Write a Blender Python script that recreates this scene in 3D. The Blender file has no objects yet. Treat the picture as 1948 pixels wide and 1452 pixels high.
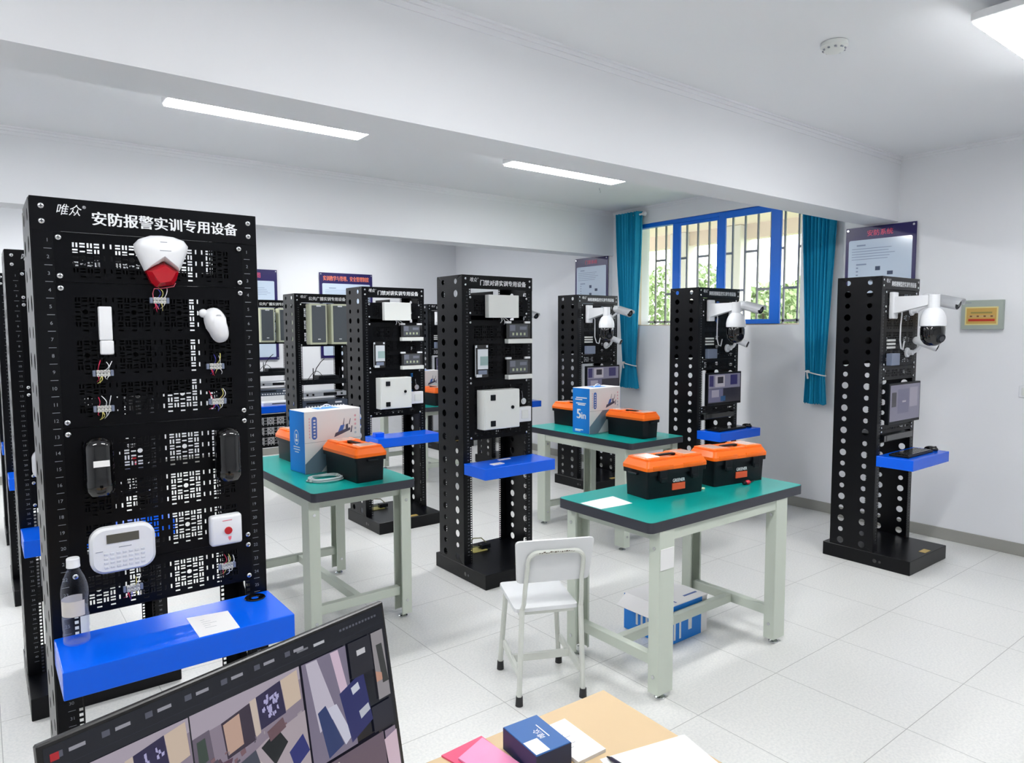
import bpy, bmesh, math, random
from mathutils import Vector, Matrix
random.seed(7)
PI = math.pi
SC = bpy.context.scene
COL = SC.collection

# ------------------------------------------------------------------ camera, world, exposure
def make_camera():
    h, pitch, roll, yaw, f = 1.67292, 0.0751066, -0.003258, 0.656, 1318.35
    fw = Vector((math.sin(yaw)*math.cos(pitch), math.cos(yaw)*math.cos(pitch), -math.sin(pitch)))
    r = Vector((math.cos(yaw), -math.sin(yaw), 0)); u = r.cross(fw)
    r2 = r*math.cos(roll)+u*math.sin(roll); u2 = -r*math.sin(roll)+u*math.cos(roll)
    cam = bpy.data.cameras.new('camera'); o = bpy.data.objects.new('camera', cam); COL.objects.link(o)
    cam.sensor_width = 36; cam.sensor_fit = 'HORIZONTAL'; cam.lens = f*36/1948; cam.clip_start = .02; cam.clip_end = 200
    o.matrix_world = Matrix(((r2.x, u2.x, -fw.x, 0), (r2.y, u2.y, -fw.y, 0), (r2.z, u2.z, -fw.z, h), (0, 0, 0, 1)))
    SC.camera = o
make_camera()
SC.view_settings.view_transform = 'Standard'; SC.view_settings.look = 'None'
SC.view_settings.gamma = 1; SC.view_settings.use_curve_mapping = False
SC.view_settings.exposure = 0.44
LAMP_STRENGTH = 34.0
SKY_STRENGTH = 4.4
w = bpy.data.worlds.new('sky'); SC.world = w; w.use_nodes = True
bg = w.node_tree.nodes['Background']; bg.inputs[0].default_value = (.93, .965, 1, 1); bg.inputs[1].default_value = SKY_STRENGTH

# ------------------------------------------------------------------ materials
MATS = {}
def srgb(r, g, b):
    f = lambda c: (c/255)/12.92 if c/255 <= .04045 else ((c/255+.055)/1.055)**2.4
    return (f(r), f(g), f(b), 1)
def mat(name, rgb, rough=.5, metal=0, spec=.5, noise=None, bump=None, coat=0, emit=0):
    if name in MATS: return MATS[name]
    m = bpy.data.materials.new(name); m.use_nodes = True; nt = m.node_tree; b = nt.nodes['Principled BSDF']
    c = srgb(*rgb)
    b.inputs['Base Color'].default_value = c; b.inputs['Roughness'].default_value = rough
    b.inputs['Metallic'].default_value = metal; b.inputs['Specular IOR Level'].default_value = spec
    if coat: b.inputs['Coat Weight'].default_value = coat; b.inputs['Coat Roughness'].default_value = .05
    if emit:
        if name[:6] in ('screen', 'panel_'): b.inputs['Base Color'].default_value = tuple(x*.06 for x in c[:3])+(1,)
        b.inputs['Emission Color'].default_value = c; b.inputs['Emission Strength'].default_value = emit
    if noise:
        sc, amt = noise
        tc = nt.nodes.new('ShaderNodeTexCoord'); n = nt.nodes.new('ShaderNodeTexNoise'); n.inputs['Scale'].default_value = sc
        n.inputs['Detail'].default_value = 4
        mx = nt.nodes.new('ShaderNodeMix'); mx.data_type = 'RGBA'
        mx.inputs[6].default_value = tuple(x*(1-amt) for x in c[:3])+(1,); mx.inputs[7].default_value = tuple(min(1, x*(1+amt)) for x in c[:3])+(1,)
        nt.links.new(tc.outputs['Object'], n.inputs['Vector']); nt.links.new(n.outputs[0], mx.inputs[0]); nt.links.new(mx.outputs[2], b.inputs['Base Color'])
    if bump:
        sc, st = bump
        tc = nt.nodes.new('ShaderNodeTexCoord'); n = nt.nodes.new('ShaderNodeTexNoise'); n.inputs['Scale'].default_value = sc
        bp = nt.nodes.new('ShaderNodeBump'); bp.inputs['Strength'].default_value = st; bp.inputs['Distance'].default_value = .002
        nt.links.new(tc.outputs['Object'], n.inputs['Vector']); nt.links.new(n.outputs[0], bp.inputs['Height']); nt.links.new(bp.outputs[0], b.inputs['Normal'])
    MATS[name] = m
    return m
def clear_mat(name, rgb, mix, rough=.03, trans=(1, 1, 1)):
    """thin clear plastic or glass: mostly see-through with a gloss"""
    m = bpy.data.materials.new(name); m.use_nodes = True; nt = m.node_tree; nt.nodes.clear()
    o = nt.nodes.new('ShaderNodeOutputMaterial'); t = nt.nodes.new('ShaderNodeBsdfTransparent'); t.inputs[0].default_value = trans+(1,)
    g = nt.nodes.new('ShaderNodeBsdfPrincipled'); g.inputs['Base Color'].default_value = srgb(*rgb); g.inputs['Roughness'].default_value = rough
    fr = nt.nodes.new('ShaderNodeLayerWeight'); fr.inputs[0].default_value = mix
    x = nt.nodes.new('ShaderNodeMixShader')
    nt.links.new(fr.outputs['Facing'], x.inputs[0]); nt.links.new(t.outputs[0], x.inputs[1]); nt.links.new(g.outputs[0], x.inputs[2]); nt.links.new(x.outputs[0], o.inputs[0])
    MATS[name] = m
    return m
def floor_mat():
    m = mat('vinyl_floor', (226, 226, 222), .3)
    nt = m.node_tree; b = nt.nodes['Principled BSDF']
    tc = nt.nodes.new('ShaderNodeTexCoord'); br = nt.nodes.new('ShaderNodeTexBrick'); n = nt.nodes.new('ShaderNodeTexNoise')
    br.offset = 0; br.inputs['Scale'].default_value = 1; br.inputs['Brick Width'].default_value = .6; br.inputs['Row Height'].default_value = .6
    br.inputs['Mortar Size'].default_value = .0018; br.inputs['Mortar Smooth'].default_value = .2
    n.inputs['Scale'].default_value = 90; n.inputs['Detail'].default_value = 3
    cr = nt.nodes.new('ShaderNodeValToRGB'); cr.color_ramp.elements[0].color = srgb(222, 223, 221); cr.color_ramp.elements[0].position = .35
    cr.color_ramp.elements[1].color = srgb(233, 233, 230); cr.color_ramp.elements[1].position = .62
    br.inputs['Mortar'].default_value = srgb(176, 176, 174)
    for l in ('Color1', 'Color2'): nt.links.new(cr.outputs[0], br.inputs[l])
    nt.links.new(tc.outputs['Object'], br.inputs['Vector']); nt.links.new(tc.outputs['Object'], n.inputs['Vector']); nt.links.new(n.outputs[0], cr.inputs[0])
    nt.links.new(br.outputs['Color'], b.inputs['Base Color'])
    return m
WALL = mat('wall_paint', (238, 240, 244), .65, bump=(60, .08))
CEIL = mat('ceiling_paint', (238, 240, 244), .7)
FLOOR = floor_mat()
SKIRT = mat('baseboard_grey', (158, 158, 152), .45)
BLACK = mat('black_powder_coat', (6, 7, 11), .3, spec=.22, bump=(900, .05))
PERF = mat('black_panel', (5, 6, 10), .36, spec=.16)
GLOSSBLACK = mat('black_gloss', (6, 6, 8), .08, coat=.6)
MARK = mat('white_print', (140, 146, 152), .6)
TITLE = mat('white_lettering', (232, 235, 238), .6)
STEEL = mat('bright_steel', (215, 217, 220), .22, 1)
BLUE = mat('blue_enamel', (0, 98, 240), .24, spec=.4)
GREEN = mat('green_table_mat', (0, 158, 150), .28, noise=(6, .06))
EDGE = mat('dark_table_edge', (48, 50, 60), .45)
FRAME = mat('pale_green_metal', (205, 213, 201), .42)
ORANGE = mat('orange_plastic', (255, 112, 6), .32)
BODY = mat('black_plastic', (12, 16, 22), .42, spec=.25)
WHITEP = mat('white_plastic', (232, 234, 238), .35)
CREAM = mat('white_enamel', (226, 229, 226), .35)
RED = mat('red_lens', (176, 8, 28), .15, coat=.5)
REDB = mat('red_button', (190, 20, 34), .3)
PINKM = mat('pink_print', (235, 110, 130), .5)
LCD = mat('lcd_grey', (84, 84, 78), .2)
GREYP = mat('grey_print', (150, 155, 165), .6)
PAPER = mat('white_paper', (240, 240, 240), .7)
GOLD = mat('gold_plate', (198, 168, 92), .4, .3)
NAVY = mat('navy_board', (38, 30, 92), .3)
BOARD = mat('pale_blue_board', (204, 220, 238), .12, coat=.5)
PINKT = mat('rose_lettering', (226, 84, 120), .5)
ORT = mat('orange_lettering', (240, 130, 96), .5)
DARKT = mat('dark_print', (70, 84, 110), .6)
TEAL = mat('teal_curtain', (0, 152, 194), .75, noise=(40, .08))
FRBLUE = mat('blue_window_frame', (0, 112, 228), .4)
BARS = mat('grey_bar', (150, 148, 146), .5)
CHAIRW = mat('worn_white_board', (222, 224, 226), .5, noise=(12, .03))
CHAIRM = mat('worn_cream_tube', (214, 217, 210), .42, noise=(25, .05))
RUBBER = mat('dark_rubber', (40, 40, 42), .6)
TAN = mat('tan_laminate', (206, 180, 142), .5, noise=(8, .05))
PINK = mat('pink_sleeve', (238, 150, 190), .3, noise=(14, .12))
PINKD = mat('deep_pink_sleeve', (226, 84, 120), .3)
NBOX = mat('navy_card', (44, 96, 160), .45)
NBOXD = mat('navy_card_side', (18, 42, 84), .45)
CARD = mat('white_card', (232, 231, 232), .45)
CBLUE = mat('blue_card', (0, 128, 222), .45)
CGREY = mat('grey_print_card', (112, 130, 146), .5)
SPKB = mat('cream_plastic', (206, 210, 184), .4)
SPKG = mat('grey_speaker_cloth', (86, 92, 98), .7, noise=(300, .2))
AMP = mat('silver_front', (196, 200, 206), .3, .5)
MIXM = mat('slate_metal', (80, 90, 106), .35, .4)
BLUEGREY = mat('blue_grey_plastic', (118, 128, 150), .4)
YEL = mat('yellow_wire', (214, 206, 120), .5)
REDW = mat('red_wire', (200, 40, 80), .5)
BLUEW = mat('blue_wire', (60, 60, 160), .5)
CLEARB = mat('milky_block', (214, 216, 214), .25)
LAMPW = mat('lamp_white', (235, 236, 238), .4)
LAMPE = mat('lamp_diffuser', (255, 255, 255), .5, emit=LAMP_STRENGTH)
GLASS = clear_mat('window_glass', (230, 240, 245), .06)
PET = clear_mat('clear_bottle', (235, 240, 250), .06, .05, (.95, .96, .98))
WATER = clear_mat('bottle_water', (225, 232, 245), .07, .02, (.86, .88, .94))
ALARMG = mat('grey_green_case', (168, 178, 170), .45)
AMBER = mat('amber_panel', (206, 168, 92), .4)
EAVE = mat('beige_render', (222, 204, 192), .8)
PILL = mat('pale_render', (214, 210, 206), .8)
LEAF = mat('leaf_green', (132, 152, 104), .7, noise=(3, .25))
TRUNK = mat('bark', (96, 82, 70), .8)
LAWN = mat('lawn', (120, 140, 90), .9, noise=(2, .2))
WOODT = mat('lens_glass', (30, 32, 44), .06, coat=.6)

# ------------------------------------------------------------------ mesh helpers
class MB:
    def __init__(s): s.bm = bmesh.new(); s.mi = 0
    def m(s, i): s.mi = i; return s
    def _t(s, faces):
        for f in faces: f.material_index = s.mi
    def box(s, a, b, bev=0, seg=2, M=None):
        x0, y0, z0 = (min(a[i], b[i]) for i in range(3)); x1, y1, z1 = (max(a[i], b[i]) for i in range(3))
        r = bmesh.ops.create_cube(s.bm, size=1, matrix=Matrix.Translation(((x0+x1)/2, (y0+y1)/2, (z0+z1)/2)) @ Matrix.Diagonal((x1-x0, y1-y0, z1-z0, 1)))
        vs = r['verts']
        if bev:
            es = list({e for v in vs for e in v.link_edges})
            q = bmesh.ops.bevel(s.bm, geom=es, offset=bev, segments=seg, affect='EDGES', profile=.5)
            fs = q['faces']; vs = list({v for f in fs for v in f.verts} | {v for v in vs if v.is_valid})
        fs = {f for v in vs for f in v.link_faces}
        s._t(fs)
        if M is not None: bmesh.ops.transform(s.bm, matrix=M, verts=vs)
        return s
    def cyl(s, p, q, r, r2=None, n=16, cap=True):
        p, q = Vector(p), Vector(q); d = q-p; r2 = r if r2 is None else r2
        M = Matrix.Translation((p+q)/2) @ d.to_track_quat('Z', 'Y').to_matrix().to_4x4()
        res = bmesh.ops.create_cone(s.bm, cap_ends=cap, segments=n, radius1=r, radius2=max(r2, 1e-5), depth=d.length, matrix=M)
        s._t({f for v in res['verts'] for f in v.link_faces})
        return s
    def ball(s, c, r, n=16, sc=(1, 1, 1), M=None):
        res = bmesh.ops.create_uvsphere(s.bm, u_segments=n, v_segments=max(6, n//2), radius=r, matrix=Matrix.Translation(c) @ (M or Matrix()) @ Matrix.Diagonal((*sc, 1)))
        s._t({f for v in res['verts'] for f in v.link_faces})
        return s
    def lathe(s, prof, c=(0, 0, 0), n=24, M=None):
        """profile of (radius, height) turned about local Z"""
        M = Matrix.Translation(c) @ (M or Matrix())
        rings = []
        for r, z in prof:
            if r < 1e-5: rings.append([s.bm.verts.new(M @ Vector((0, 0, z)))])
            else: rings.append([s.bm.verts.new(M @ Vector((r*math.cos(2*PI*k/n), r*math.sin(2*PI*k/n), z))) for k in range(n)])
        fs = []
        for a, b in zip(rings, rings[1:]):
            for k in range(n):
                l = (k+1) % n
                v = [a[k % len(a)], a[l % len(a)], b[l % len(b)], b[k % len(b)]]
                v = list(dict.fromkeys(v))
                if len(v) > 2: fs.append(s.bm.faces.new(v))
        s._t(fs)
        return s
    def tube(s, pts, r, n=8):
        pts = [Vector(p) for p in pts]; rings = []
        up = Vector((.13, .21, .97)).normalized()
        for i, p in enumerate(pts):
            t = (pts[min(i+1, len(pts)-1)]-pts[max(i-1, 0)]).normalized()
            a = t.cross(up)
            if a.length < .05: a = t.cross(Vector((1, 0, 0)))
            a.normalize(); b = t.cross(a).normalized()
            rings.append([s.bm.verts.new(p+a*r*math.cos(2*PI*k/n)+b*r*math.sin(2*PI*k/n)) for k in range(n)])
        fs = [s.bm.faces.new((A[k], A[(k+1) % n], B[(k+1) % n], B[k])) for A, B in zip(rings, rings[1:]) for k in range(n)]
        fs += [s.bm.faces.new(rings[0]), s.bm.faces.new(rings[-1])]
        s._t(fs)
        return s
    def poly(s, pts):
        s._t([s.bm.faces.new([s.bm.verts.new(p) for p in pts])])
        return s
    def prism(s, outline, f0, f1, inset=0, mid=None):
        """closed outline [(u,v)]; f0/f1 map (u,v)->xyz for the two caps; optional inset bevel on f1 cap"""
        n = len(outline)
        cu = sum(p[0] for p in outline)/n; cv = sum(p[1] for p in outline)/n
        A = [s.bm.verts.new(f0(u, v)) for u, v in outline]
        rows = [A]
        if mid: rows.append([s.bm.verts.new(mid(u, v)) for u, v in outline])
        o2 = []
        for u, v in outline:
            d = math.hypot(u-cu, v-cv); k = max(0, 1-inset/d) if d else 1
            o2.append((cu+(u-cu)*k, cv+(v-cv)*k))
        rows.append([s.bm.verts.new(f1(u, v)) for u, v in o2])
        fs = [s.bm.faces.new((P[k], P[(k+1) % n], Q[(k+1) % n], Q[k])) for P, Q in zip(rows, rows[1:]) for k in range(n)]
        fs += [s.bm.faces.new(rows[0]), s.bm.faces.new(rows[-1])]
        s._t(fs)
        return s
    def mesh_in(s, me, M):
        off = len(s.bm.verts); nf = len(s.bm.faces)
        s.bm.from_mesh(me); s.bm.verts.ensure_lookup_table(); s.bm.faces.ensure_lookup_table()
        bmesh.ops.transform(s.bm, matrix=M, verts=s.bm.verts[off:])
        s._t(s.bm.faces[nf:])
        return s
    def build(s, name, mats, smooth=False, parent=None, normals=True):
        if normals: bmesh.ops.recalc_face_normals(s.bm, faces=s.bm.faces)
        me = bpy.data.meshes.new(name); s.bm.to_mesh(me); s.bm.free()
        for m in (mats if isinstance(mats, (list, tuple)) else [mats]): me.materials.append(m)
        if smooth:
            me.shade_smooth()
            try: me.set_sharp_from_angle(angle=math.radians(smooth if smooth is not True else 40))
            except Exception: pass
        return me
CACHE = {}
def cached(key, fn):
    if key not in CACHE: CACHE[key] = fn()
    return CACHE[key]
def put(name, me, parent=None, loc=(0, 0, 0), rot=(0, 0, 0)):
    o = bpy.data.objects.new(name, me); COL.objects.link(o); o.location = loc; o.rotation_euler = rot
    if parent is not None: o.parent = parent
    return o
def thing(name, label, cat, loc=(0, 0, 0), rotz=0, group=None):
    o = bpy.data.objects.new(name, None); COL.objects.link(o); o.empty_display_size = .05
    o.location = loc; o.rotation_euler = (0, 0, rotz)
    return tag(o, label, cat, group)
def tag(o, label, cat, group=None):
    o['label'] = label; o['category'] = cat
    if group: o['group'] = group
    return o
def struct(name, mb, mats, smooth=False):
    o = put(name, mb.build(name, mats, smooth)); o['kind'] = 'structure'
    return o
def copy_tree(o, parent=None):
    c = o.copy(); COL.objects.link(c)
    if parent is not None: c.parent = parent
    for ch in list(o.children): copy_tree(ch, c)
    return c
def relabel(o, loc=None, label=None, rotz=None, group=None):
    if loc is not None: o.location = loc
    if rotz is not None: o.rotation_euler = (0, 0, rotz)
    if label: o['label'] = label
    if group: o['group'] = group
    return o
FRONT = Matrix.Rotation(PI/2, 4, 'X')                    # XY text -> faces -y
FACEX = Matrix.Rotation(-PI/2, 4, 'Z') @ FRONT           # faces -x
def text_mesh(s, bold=0):
    def mk():
        cu = bpy.data.curves.new('t', 'FONT'); cu.body = s; cu.size = 1; cu.offset = bold; cu.resolution_u = 3
        ob = bpy.data.objects.new('t', cu); COL.objects.link(ob)
        dg = bpy.context.evaluated_depsgraph_get(); me = bpy.data.meshes.new_from_object(ob.evaluated_get(dg))
        bpy.data.objects.remove(ob); bpy.data.curves.remove(cu)
        return me
    return cached(('text', s, bold), mk)
def put_text(mb, s, M, x, y, width=None, height=None, center=False, bold=0):
    """lay text s in the frame M (its XY plane) with lower-left corner (or centre) at x,y"""
    me = text_mesh(s)
    if not me.vertices: return mb
    xs = [v.co.x for v in me.vertices]; ys = [v.co.y for v in me.vertices]
    w0 = max(xs)-min(xs); h0 = max(ys)-min(ys)
    sx = width/w0 if width else height/h0
    sy = height/h0 if height else sx
    ox, oy = (x-w0*sx/2, y-h0*sy/2) if center else (x, y)
    T = Matrix.Translation((ox-min(xs)*sx, oy-min(ys)*sy, 0)) @ Matrix.Diagonal((sx, sy, 1, 1))
    for k in range(3 if bold else 1):
        mb.mesh_in(me, M @ Matrix.Translation(((k-1)*bold*h0*sy*1.6 if bold else 0, (0, .35, -.35)[k]*bold*h0*sy if bold else 0, k*.00004)) @ T)
    return mb
def rrect(w, h, r, n=5, cx=0, cz=0):
    out = []
    for sx, sz, a0 in ((1, 1, 0), (-1, 1, 90), (-1, -1, 180), (1, -1, 270)):
        for k in range(n+1):
            a = math.radians(a0+90*k/n)
            out.append((cx+sx*(w/2-r)+r*math.cos(a), cz+sz*(h/2-r)+r*math.sin(a)))
    return out
def face_prism(mb, outline, y0, y1, inset=.004, mid=.5):
    """plate standing in the xz plane from y0 (back) to y1 (front)"""
    ym = y0+(y1-y0)*mid
    return mb.prism(outline, lambda u, v: (u, y0, v), lambda u, v: (u, y1, v), inset, lambda u, v: (u, ym, v))

# ------------------------------------------------------------------ room shell
XW, YB, H = 6.0, 9.3, 3.05
XL, YF = -3.6, -2.6
def room():
    b = MB(); b.box((XL-.2, YF-.2, -.1), (XW+.6, YB+.2, 0)); struct('floor', b, FLOOR)
    b = MB(); b.box((XL-.2, YF-.2, H), (XW+.3, YB+.2, H+.15)); struct('ceiling', b, CEIL)
    b = MB(); b.box((XL-.2, YB, 0), (XW+.3, YB+.2, H)); struct('wall_back', b, WALL)
    b = MB(); b.box((XL-.2, YF-.2, 0), (XL, YB+.2, H)); struct('wall_left', b, WALL)
    b = MB(); b.box((XL-.2, YF-.2, 0), (XW+.3, YF, H)); struct('wall_front', b, WALL)
    b = MB(); R = XW+.05; T = XW+.3
    b.box((XW, YF-.2, 0), (T, 3.06, H)).box((XW, 5.89, 0), (T, 7.0, H)).box((R, 7.0, 0), (T, YB+.2, H))
    b.box((R, 3.06, 0), (T, 5.89, 1.71)).box((R, 3.06, 2.86), (T, 5.89, H)).box((R, 3.06, 1.71), (T, 3.49, 2.86)).box((R, 5.53, 1.71), (T, 5.89, 2.86))
    struct('wall_right', b, WALL)
    b = MB(); b.box((XL, 2.62, 2.54), (XW+.1, 2.89, H)); struct('ceiling_beam', b, CEIL)
    b = MB(); b.box((XL, 5.87, 2.54), (XW+.1, 6.12, H)); struct('ceiling_beam_2', b, CEIL)
    for i, y in ((1, 2.62), (2, 5.87)):
        b = MB(); b.box((XL, y-.03, H-.012), (XW, y, H)).box((XL, y-.018, H-.03), (XW, y, H-.012)).box((XL, y-.008, H-.055), (XW, y, H-.03)); struct('trim_%d' % i, b, CEIL)
    b = MB(); b.box((XW-.03, YF, H-.012), (XW, 2.62, H)).box((XW-.015, YF, H-.03), (XW, 2.62, H-.012)); struct('trim_3', b, CEIL)
    b = MB(); b.box((R-.02, 2.9, H-.02), (R, 5.87, H)).box((R-.01, 2.9, H-.04), (R, 5.87, H-.02)); struct('trim_4', b, CEIL)
    b = MB(); b.box((XW-.012, YF, 0), (XW, 3.06, .092), .002, 1).box((R-.012, 3.06, 0), (R, 5.89, .092), .002, 1).box((XW-.012, 5.885, 0), (XW, 7.0, .092), .002, 1).box((R-.012, 7.0, 0), (R, YB, .092), .002, 1)
    struct('baseboard_right', b, SKIRT)
    b = MB(); b.box((XL, YB-.012, 0), (XW, YB, .092)); struct('baseboard_back', b, SKIRT)
    b = MB(); b.box((XL, YF, 0), (XL+.012, YB, .092)); struct('baseboard_left', b, SKIRT)
room()

# ------------------------------------------------------------------ window and outside
def window():
    R = XW+.05
    w = bpy.data.objects.new('window_1', None); COL.objects.link(w); w.location = (R, 4.5, 1.71); w['kind'] = 'structure'
    def L(mb, a, b_, bev=.004): return mb.box((a[0]-R, a[1]-4.5, a[2]-1.71), (b_[0]-R, b_[1]-4.5, b_[2]-1.71), bev, 1)
    b = MB(); L(b, (R+.02, 3.49, 2.815), (R+.1, 5.53, 2.86)); put('window_frame', b.build('window_frame', FRBLUE), w)
    b = MB(); L(b, (R+.02, 3.49, 1.71), (R+.1, 5.53, 1.722)); L(b, (R+.02, 3.485, 1.71), (R+.1, 3.5, 2.86)); L(b, (R+.02, 5.51, 1.71), (R+.1, 5.53, 2.86)); put('window_track', b.build('window_track', mat('beige_jamb', (226, 212, 190), .6)), w)
    for i, (y0, y1, dx) in enumerate(((4.375, 5.01, .03), (3.695, 4.39, .0))):
        b = MB(); x0, x1 = R+.0+dx, R+.028+dx
        wl = .1 if i == 0 else .075
        L(b, (x0, y0, 1.72), (x1, y0+(.105 if i else .06), 2.85)); L(b, (x0, y1-wl, 1.72), (x1, y1, 2.85)); L(b, (x0+.003, y0+.05, 2.785), (x1-.003, y1-.05, 2.85)); L(b, (x0+.003, y0+.05, 1.72), (x1-.003, y1-.05, 1.765))
        s = put('window_sash', b.build('window_sash', FRBLUE), w)
        b = MB(); L(b, (x0+.011, y0+.05, 1.76), (x0+.017, y1-.05, 2.79), 0)
        put('window_pane', b.build('window_pane', GLASS), s)
    b = MB(); X = R+.25
    for k in range(14): L(b, (X-.008, 3.505+.148*k-.009, 1.6), (X+.008, 3.505+.148*k+.009, 3.0), 0)
    for k in range(13):
        for z in ((2.46,) if k % 2 == 0 else (2.07,)): L(b, (X-.006, 3.505+.148*k, z-.012), (X+.006, 3.505+.148*(k+1), z+.012), 0)
    L(b, (X-.008, 3.4, 1.74), (X+.008, 5.6, 1.765), 0)
    put('window_grille', b.build('window_grille', BARS), w)
    # outside: an eave, pillars, lawn, trees
    b = MB(); b.box((XW+.31, -2, 3.05), (XW+2.3, 16, 3.35)).box((XW+2.15, -2, 2.86), (XW+2.3, 16, 3.05))
    o = put('eave', b.build('eave', EAVE)); o['kind'] = 'structure'
    b = MB(); b.box((XW+.7, -30, -.6), (60, 60, -.35)); o = put('lawn', b.build('lawn', LAWN)); o['kind'] = 'structure'
    lab = ['beige square pillar of the gallery outside the window, nearest the left curtain', 'beige square pillar of the gallery outside the middle of the window', 'beige square pillar outside, near the right edge of the blue sash']
    for i, y in enumerate((8.4, 6.55, 5.65)):
        b = MB(); b.box((-.14, -.14, -.36), (.14, .14, 3.05), .01, 1).box((-.19, -.19, -.36), (.19, .19, -.1), .01, 1)
        tag(put('pillar', b.build('pillar', PILL), None, (XW+2.2, y, 0)), lab[i], 'pillar', 'pillars outside the window')
    spots = [(13.0, 13.3, 4.0, 1.5, 'green leafy tree outside behind the left window sash'), (17.5, 13.9, 3.7, 1.7, 'low green tree outside, seen through the middle of the window'), (13.5, 8.6, 2.75, 1.2, 'green tree outside behind the right window sash'), (17.5, 9.3, 3.1, 1.5, 'pale green tree outside beside the right curtain')]
    for x, y, z, r, l in spots:
        t = thing('tree', l, 'tree', (x, y, -.35), 0, 'trees outside the window')
        b = MB(); b.cyl((0, 0, 0), (.1, .05, z*.8), .12, .06, 10); b.cyl((.06, .03, z*.5), (.6, .3, z*.9), .05, .02, 8); b.cyl((.06, .03, z*.5), (-.5, -.3, z*.85), .05, .02, 8)
        put('trunk', b.build('trunk', TRUNK, True), t)
        b = MB(); rnd = random.Random(int(x*10))
        for k in range(2400):
            while 1:
                v = Vector((rnd.uniform(-1, 1), rnd.uniform(-1, 1), rnd.uniform(-1, 1)))
                if .3 < v.length < 1: break
            c = Vector((v.x*r, v.y*r, z*.72+v.z*r*.85)); n = Vector((rnd.gauss(0, 1), rnd.gauss(0, 1), rnd.gauss(0, 1))).normalized()
            a = n.orthogonal().normalized(); d = n.cross(a); s = rnd.uniform(.07, .13)
            b.poly([c-a*s, c+d*s*.55+n*.02, c+a*s, c-d*s*.55+n*.02])
        put('foliage', b.build('foliage', LEAF, normals=False), t)
window()

# ------------------------------------------------------------------ curtains
def curtain(ya, yb, yt0, yt1, yb0, yb1, label, finial_side):
    t = thing('curtain', label, 'curtain', (5.96, (ya+yb)/2, 1.0), 0, 'teal curtains')
    cx = 5.96; cy = (ya+yb)/2
    b = MB(); N = 72; rows = []
    zs = [2.99, 2.7, 2.4, 2.0, 1.7, 1.5, 1.38, 1.3, 1.27, 1.22, 1.1, .995]
    rnd = random.Random(3)
    ph = [rnd.uniform(0, 6.28) for _ in range(12)]
    for z in zs:
        if z >= 1.27:
            k = (z-1.27)/(2.99-1.27); k = k**.8
            a, c = yt0+(ya-yt0)*k, yt1+(yb-yt1)*k
        else:
            k = (1.27-z)/(1.27-.995); a, c = yt0+(yb0-yt0)*k, yt1+(yb1-yt1)*k
        amp = .012+.03*min(1, abs(z-1.27)/1.2)
        rows.append([b.bm.verts.new((-.0+amp*math.sin(i/N*2*PI*8.5+.25*math.sin(3*z)) + .006*math.sin(i*1.7+ph[0]), a+(c-a)*i/N-cy, z-1.0+(.006*math.sin(i*.9) if z < 1 else 0))) for i in range(N+1)])
    for A, B in zip(rows, rows[1:]):
        for i in range(N): b.bm.faces.new((A[i], A[i+1], B[i+1], B[i]))
    bmesh.ops.recalc_face_normals(b.bm, faces=b.bm.faces)
    bmesh.ops.solidify(b.bm, geom=b.bm.faces[:], thickness=.003)
    put('fabric', b.build('fabric', TEAL, 60), t)
    b = MB(); ym = (yt0+yt1)/2-cy; hw = (yt1-yt0)/2+.01
    pts = [(-.035*math.cos(a)-.0, ym+hw*math.sin(a), .27+.02*math.sin(a)) for a in [2*PI*k/20 for k in range(21)]]
    b.tube(pts, .006, 6).ball((-.035, ym+.5*hw, .285), .014, 10, (1, 1.6, 1)).cyl((-.034, ym+hw*.6, .28), (-.03, ym+hw*.5, .22), .006, .009, 8)
    put('tie_back', b.build('tie_back', PAPER, True), t)
    s = finial_side
    ye = (ya if s < 0 else yb)-cy
    b = MB(); b.cyl((.0, ya-cy-.03, 1.955), (.0, yb-cy+.03, 1.955), .012, None, 12)
    yf = ye+s*.03
    b.ball((0, yf+s*.02, 1.955), .026, 12).cyl((0, yf-.004, 1.955), (0, yf+.004, 1.955), .02, None, 12).cyl((0, yf-s*.06, 1.955), (.09, yf-s*.06, 1.955), .008, None, 8).cyl((.085, yf-s*.06, 1.955), (.09, yf-s*.06, 1.955), .025, None, 12)
    put('curtain_rod', b.build('curtain_rod', WHITEP, True), t)
curtain(5.36, 5.74, 5.42, 5.62, 5.37, 5.66, 'teal curtain tied back left of the window, in the corner of the room', -1)
curtain(3.11, 3.43, 3.18, 3.36, 3.16, 3.37, 'teal curtain tied back right of the window', 1)

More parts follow.
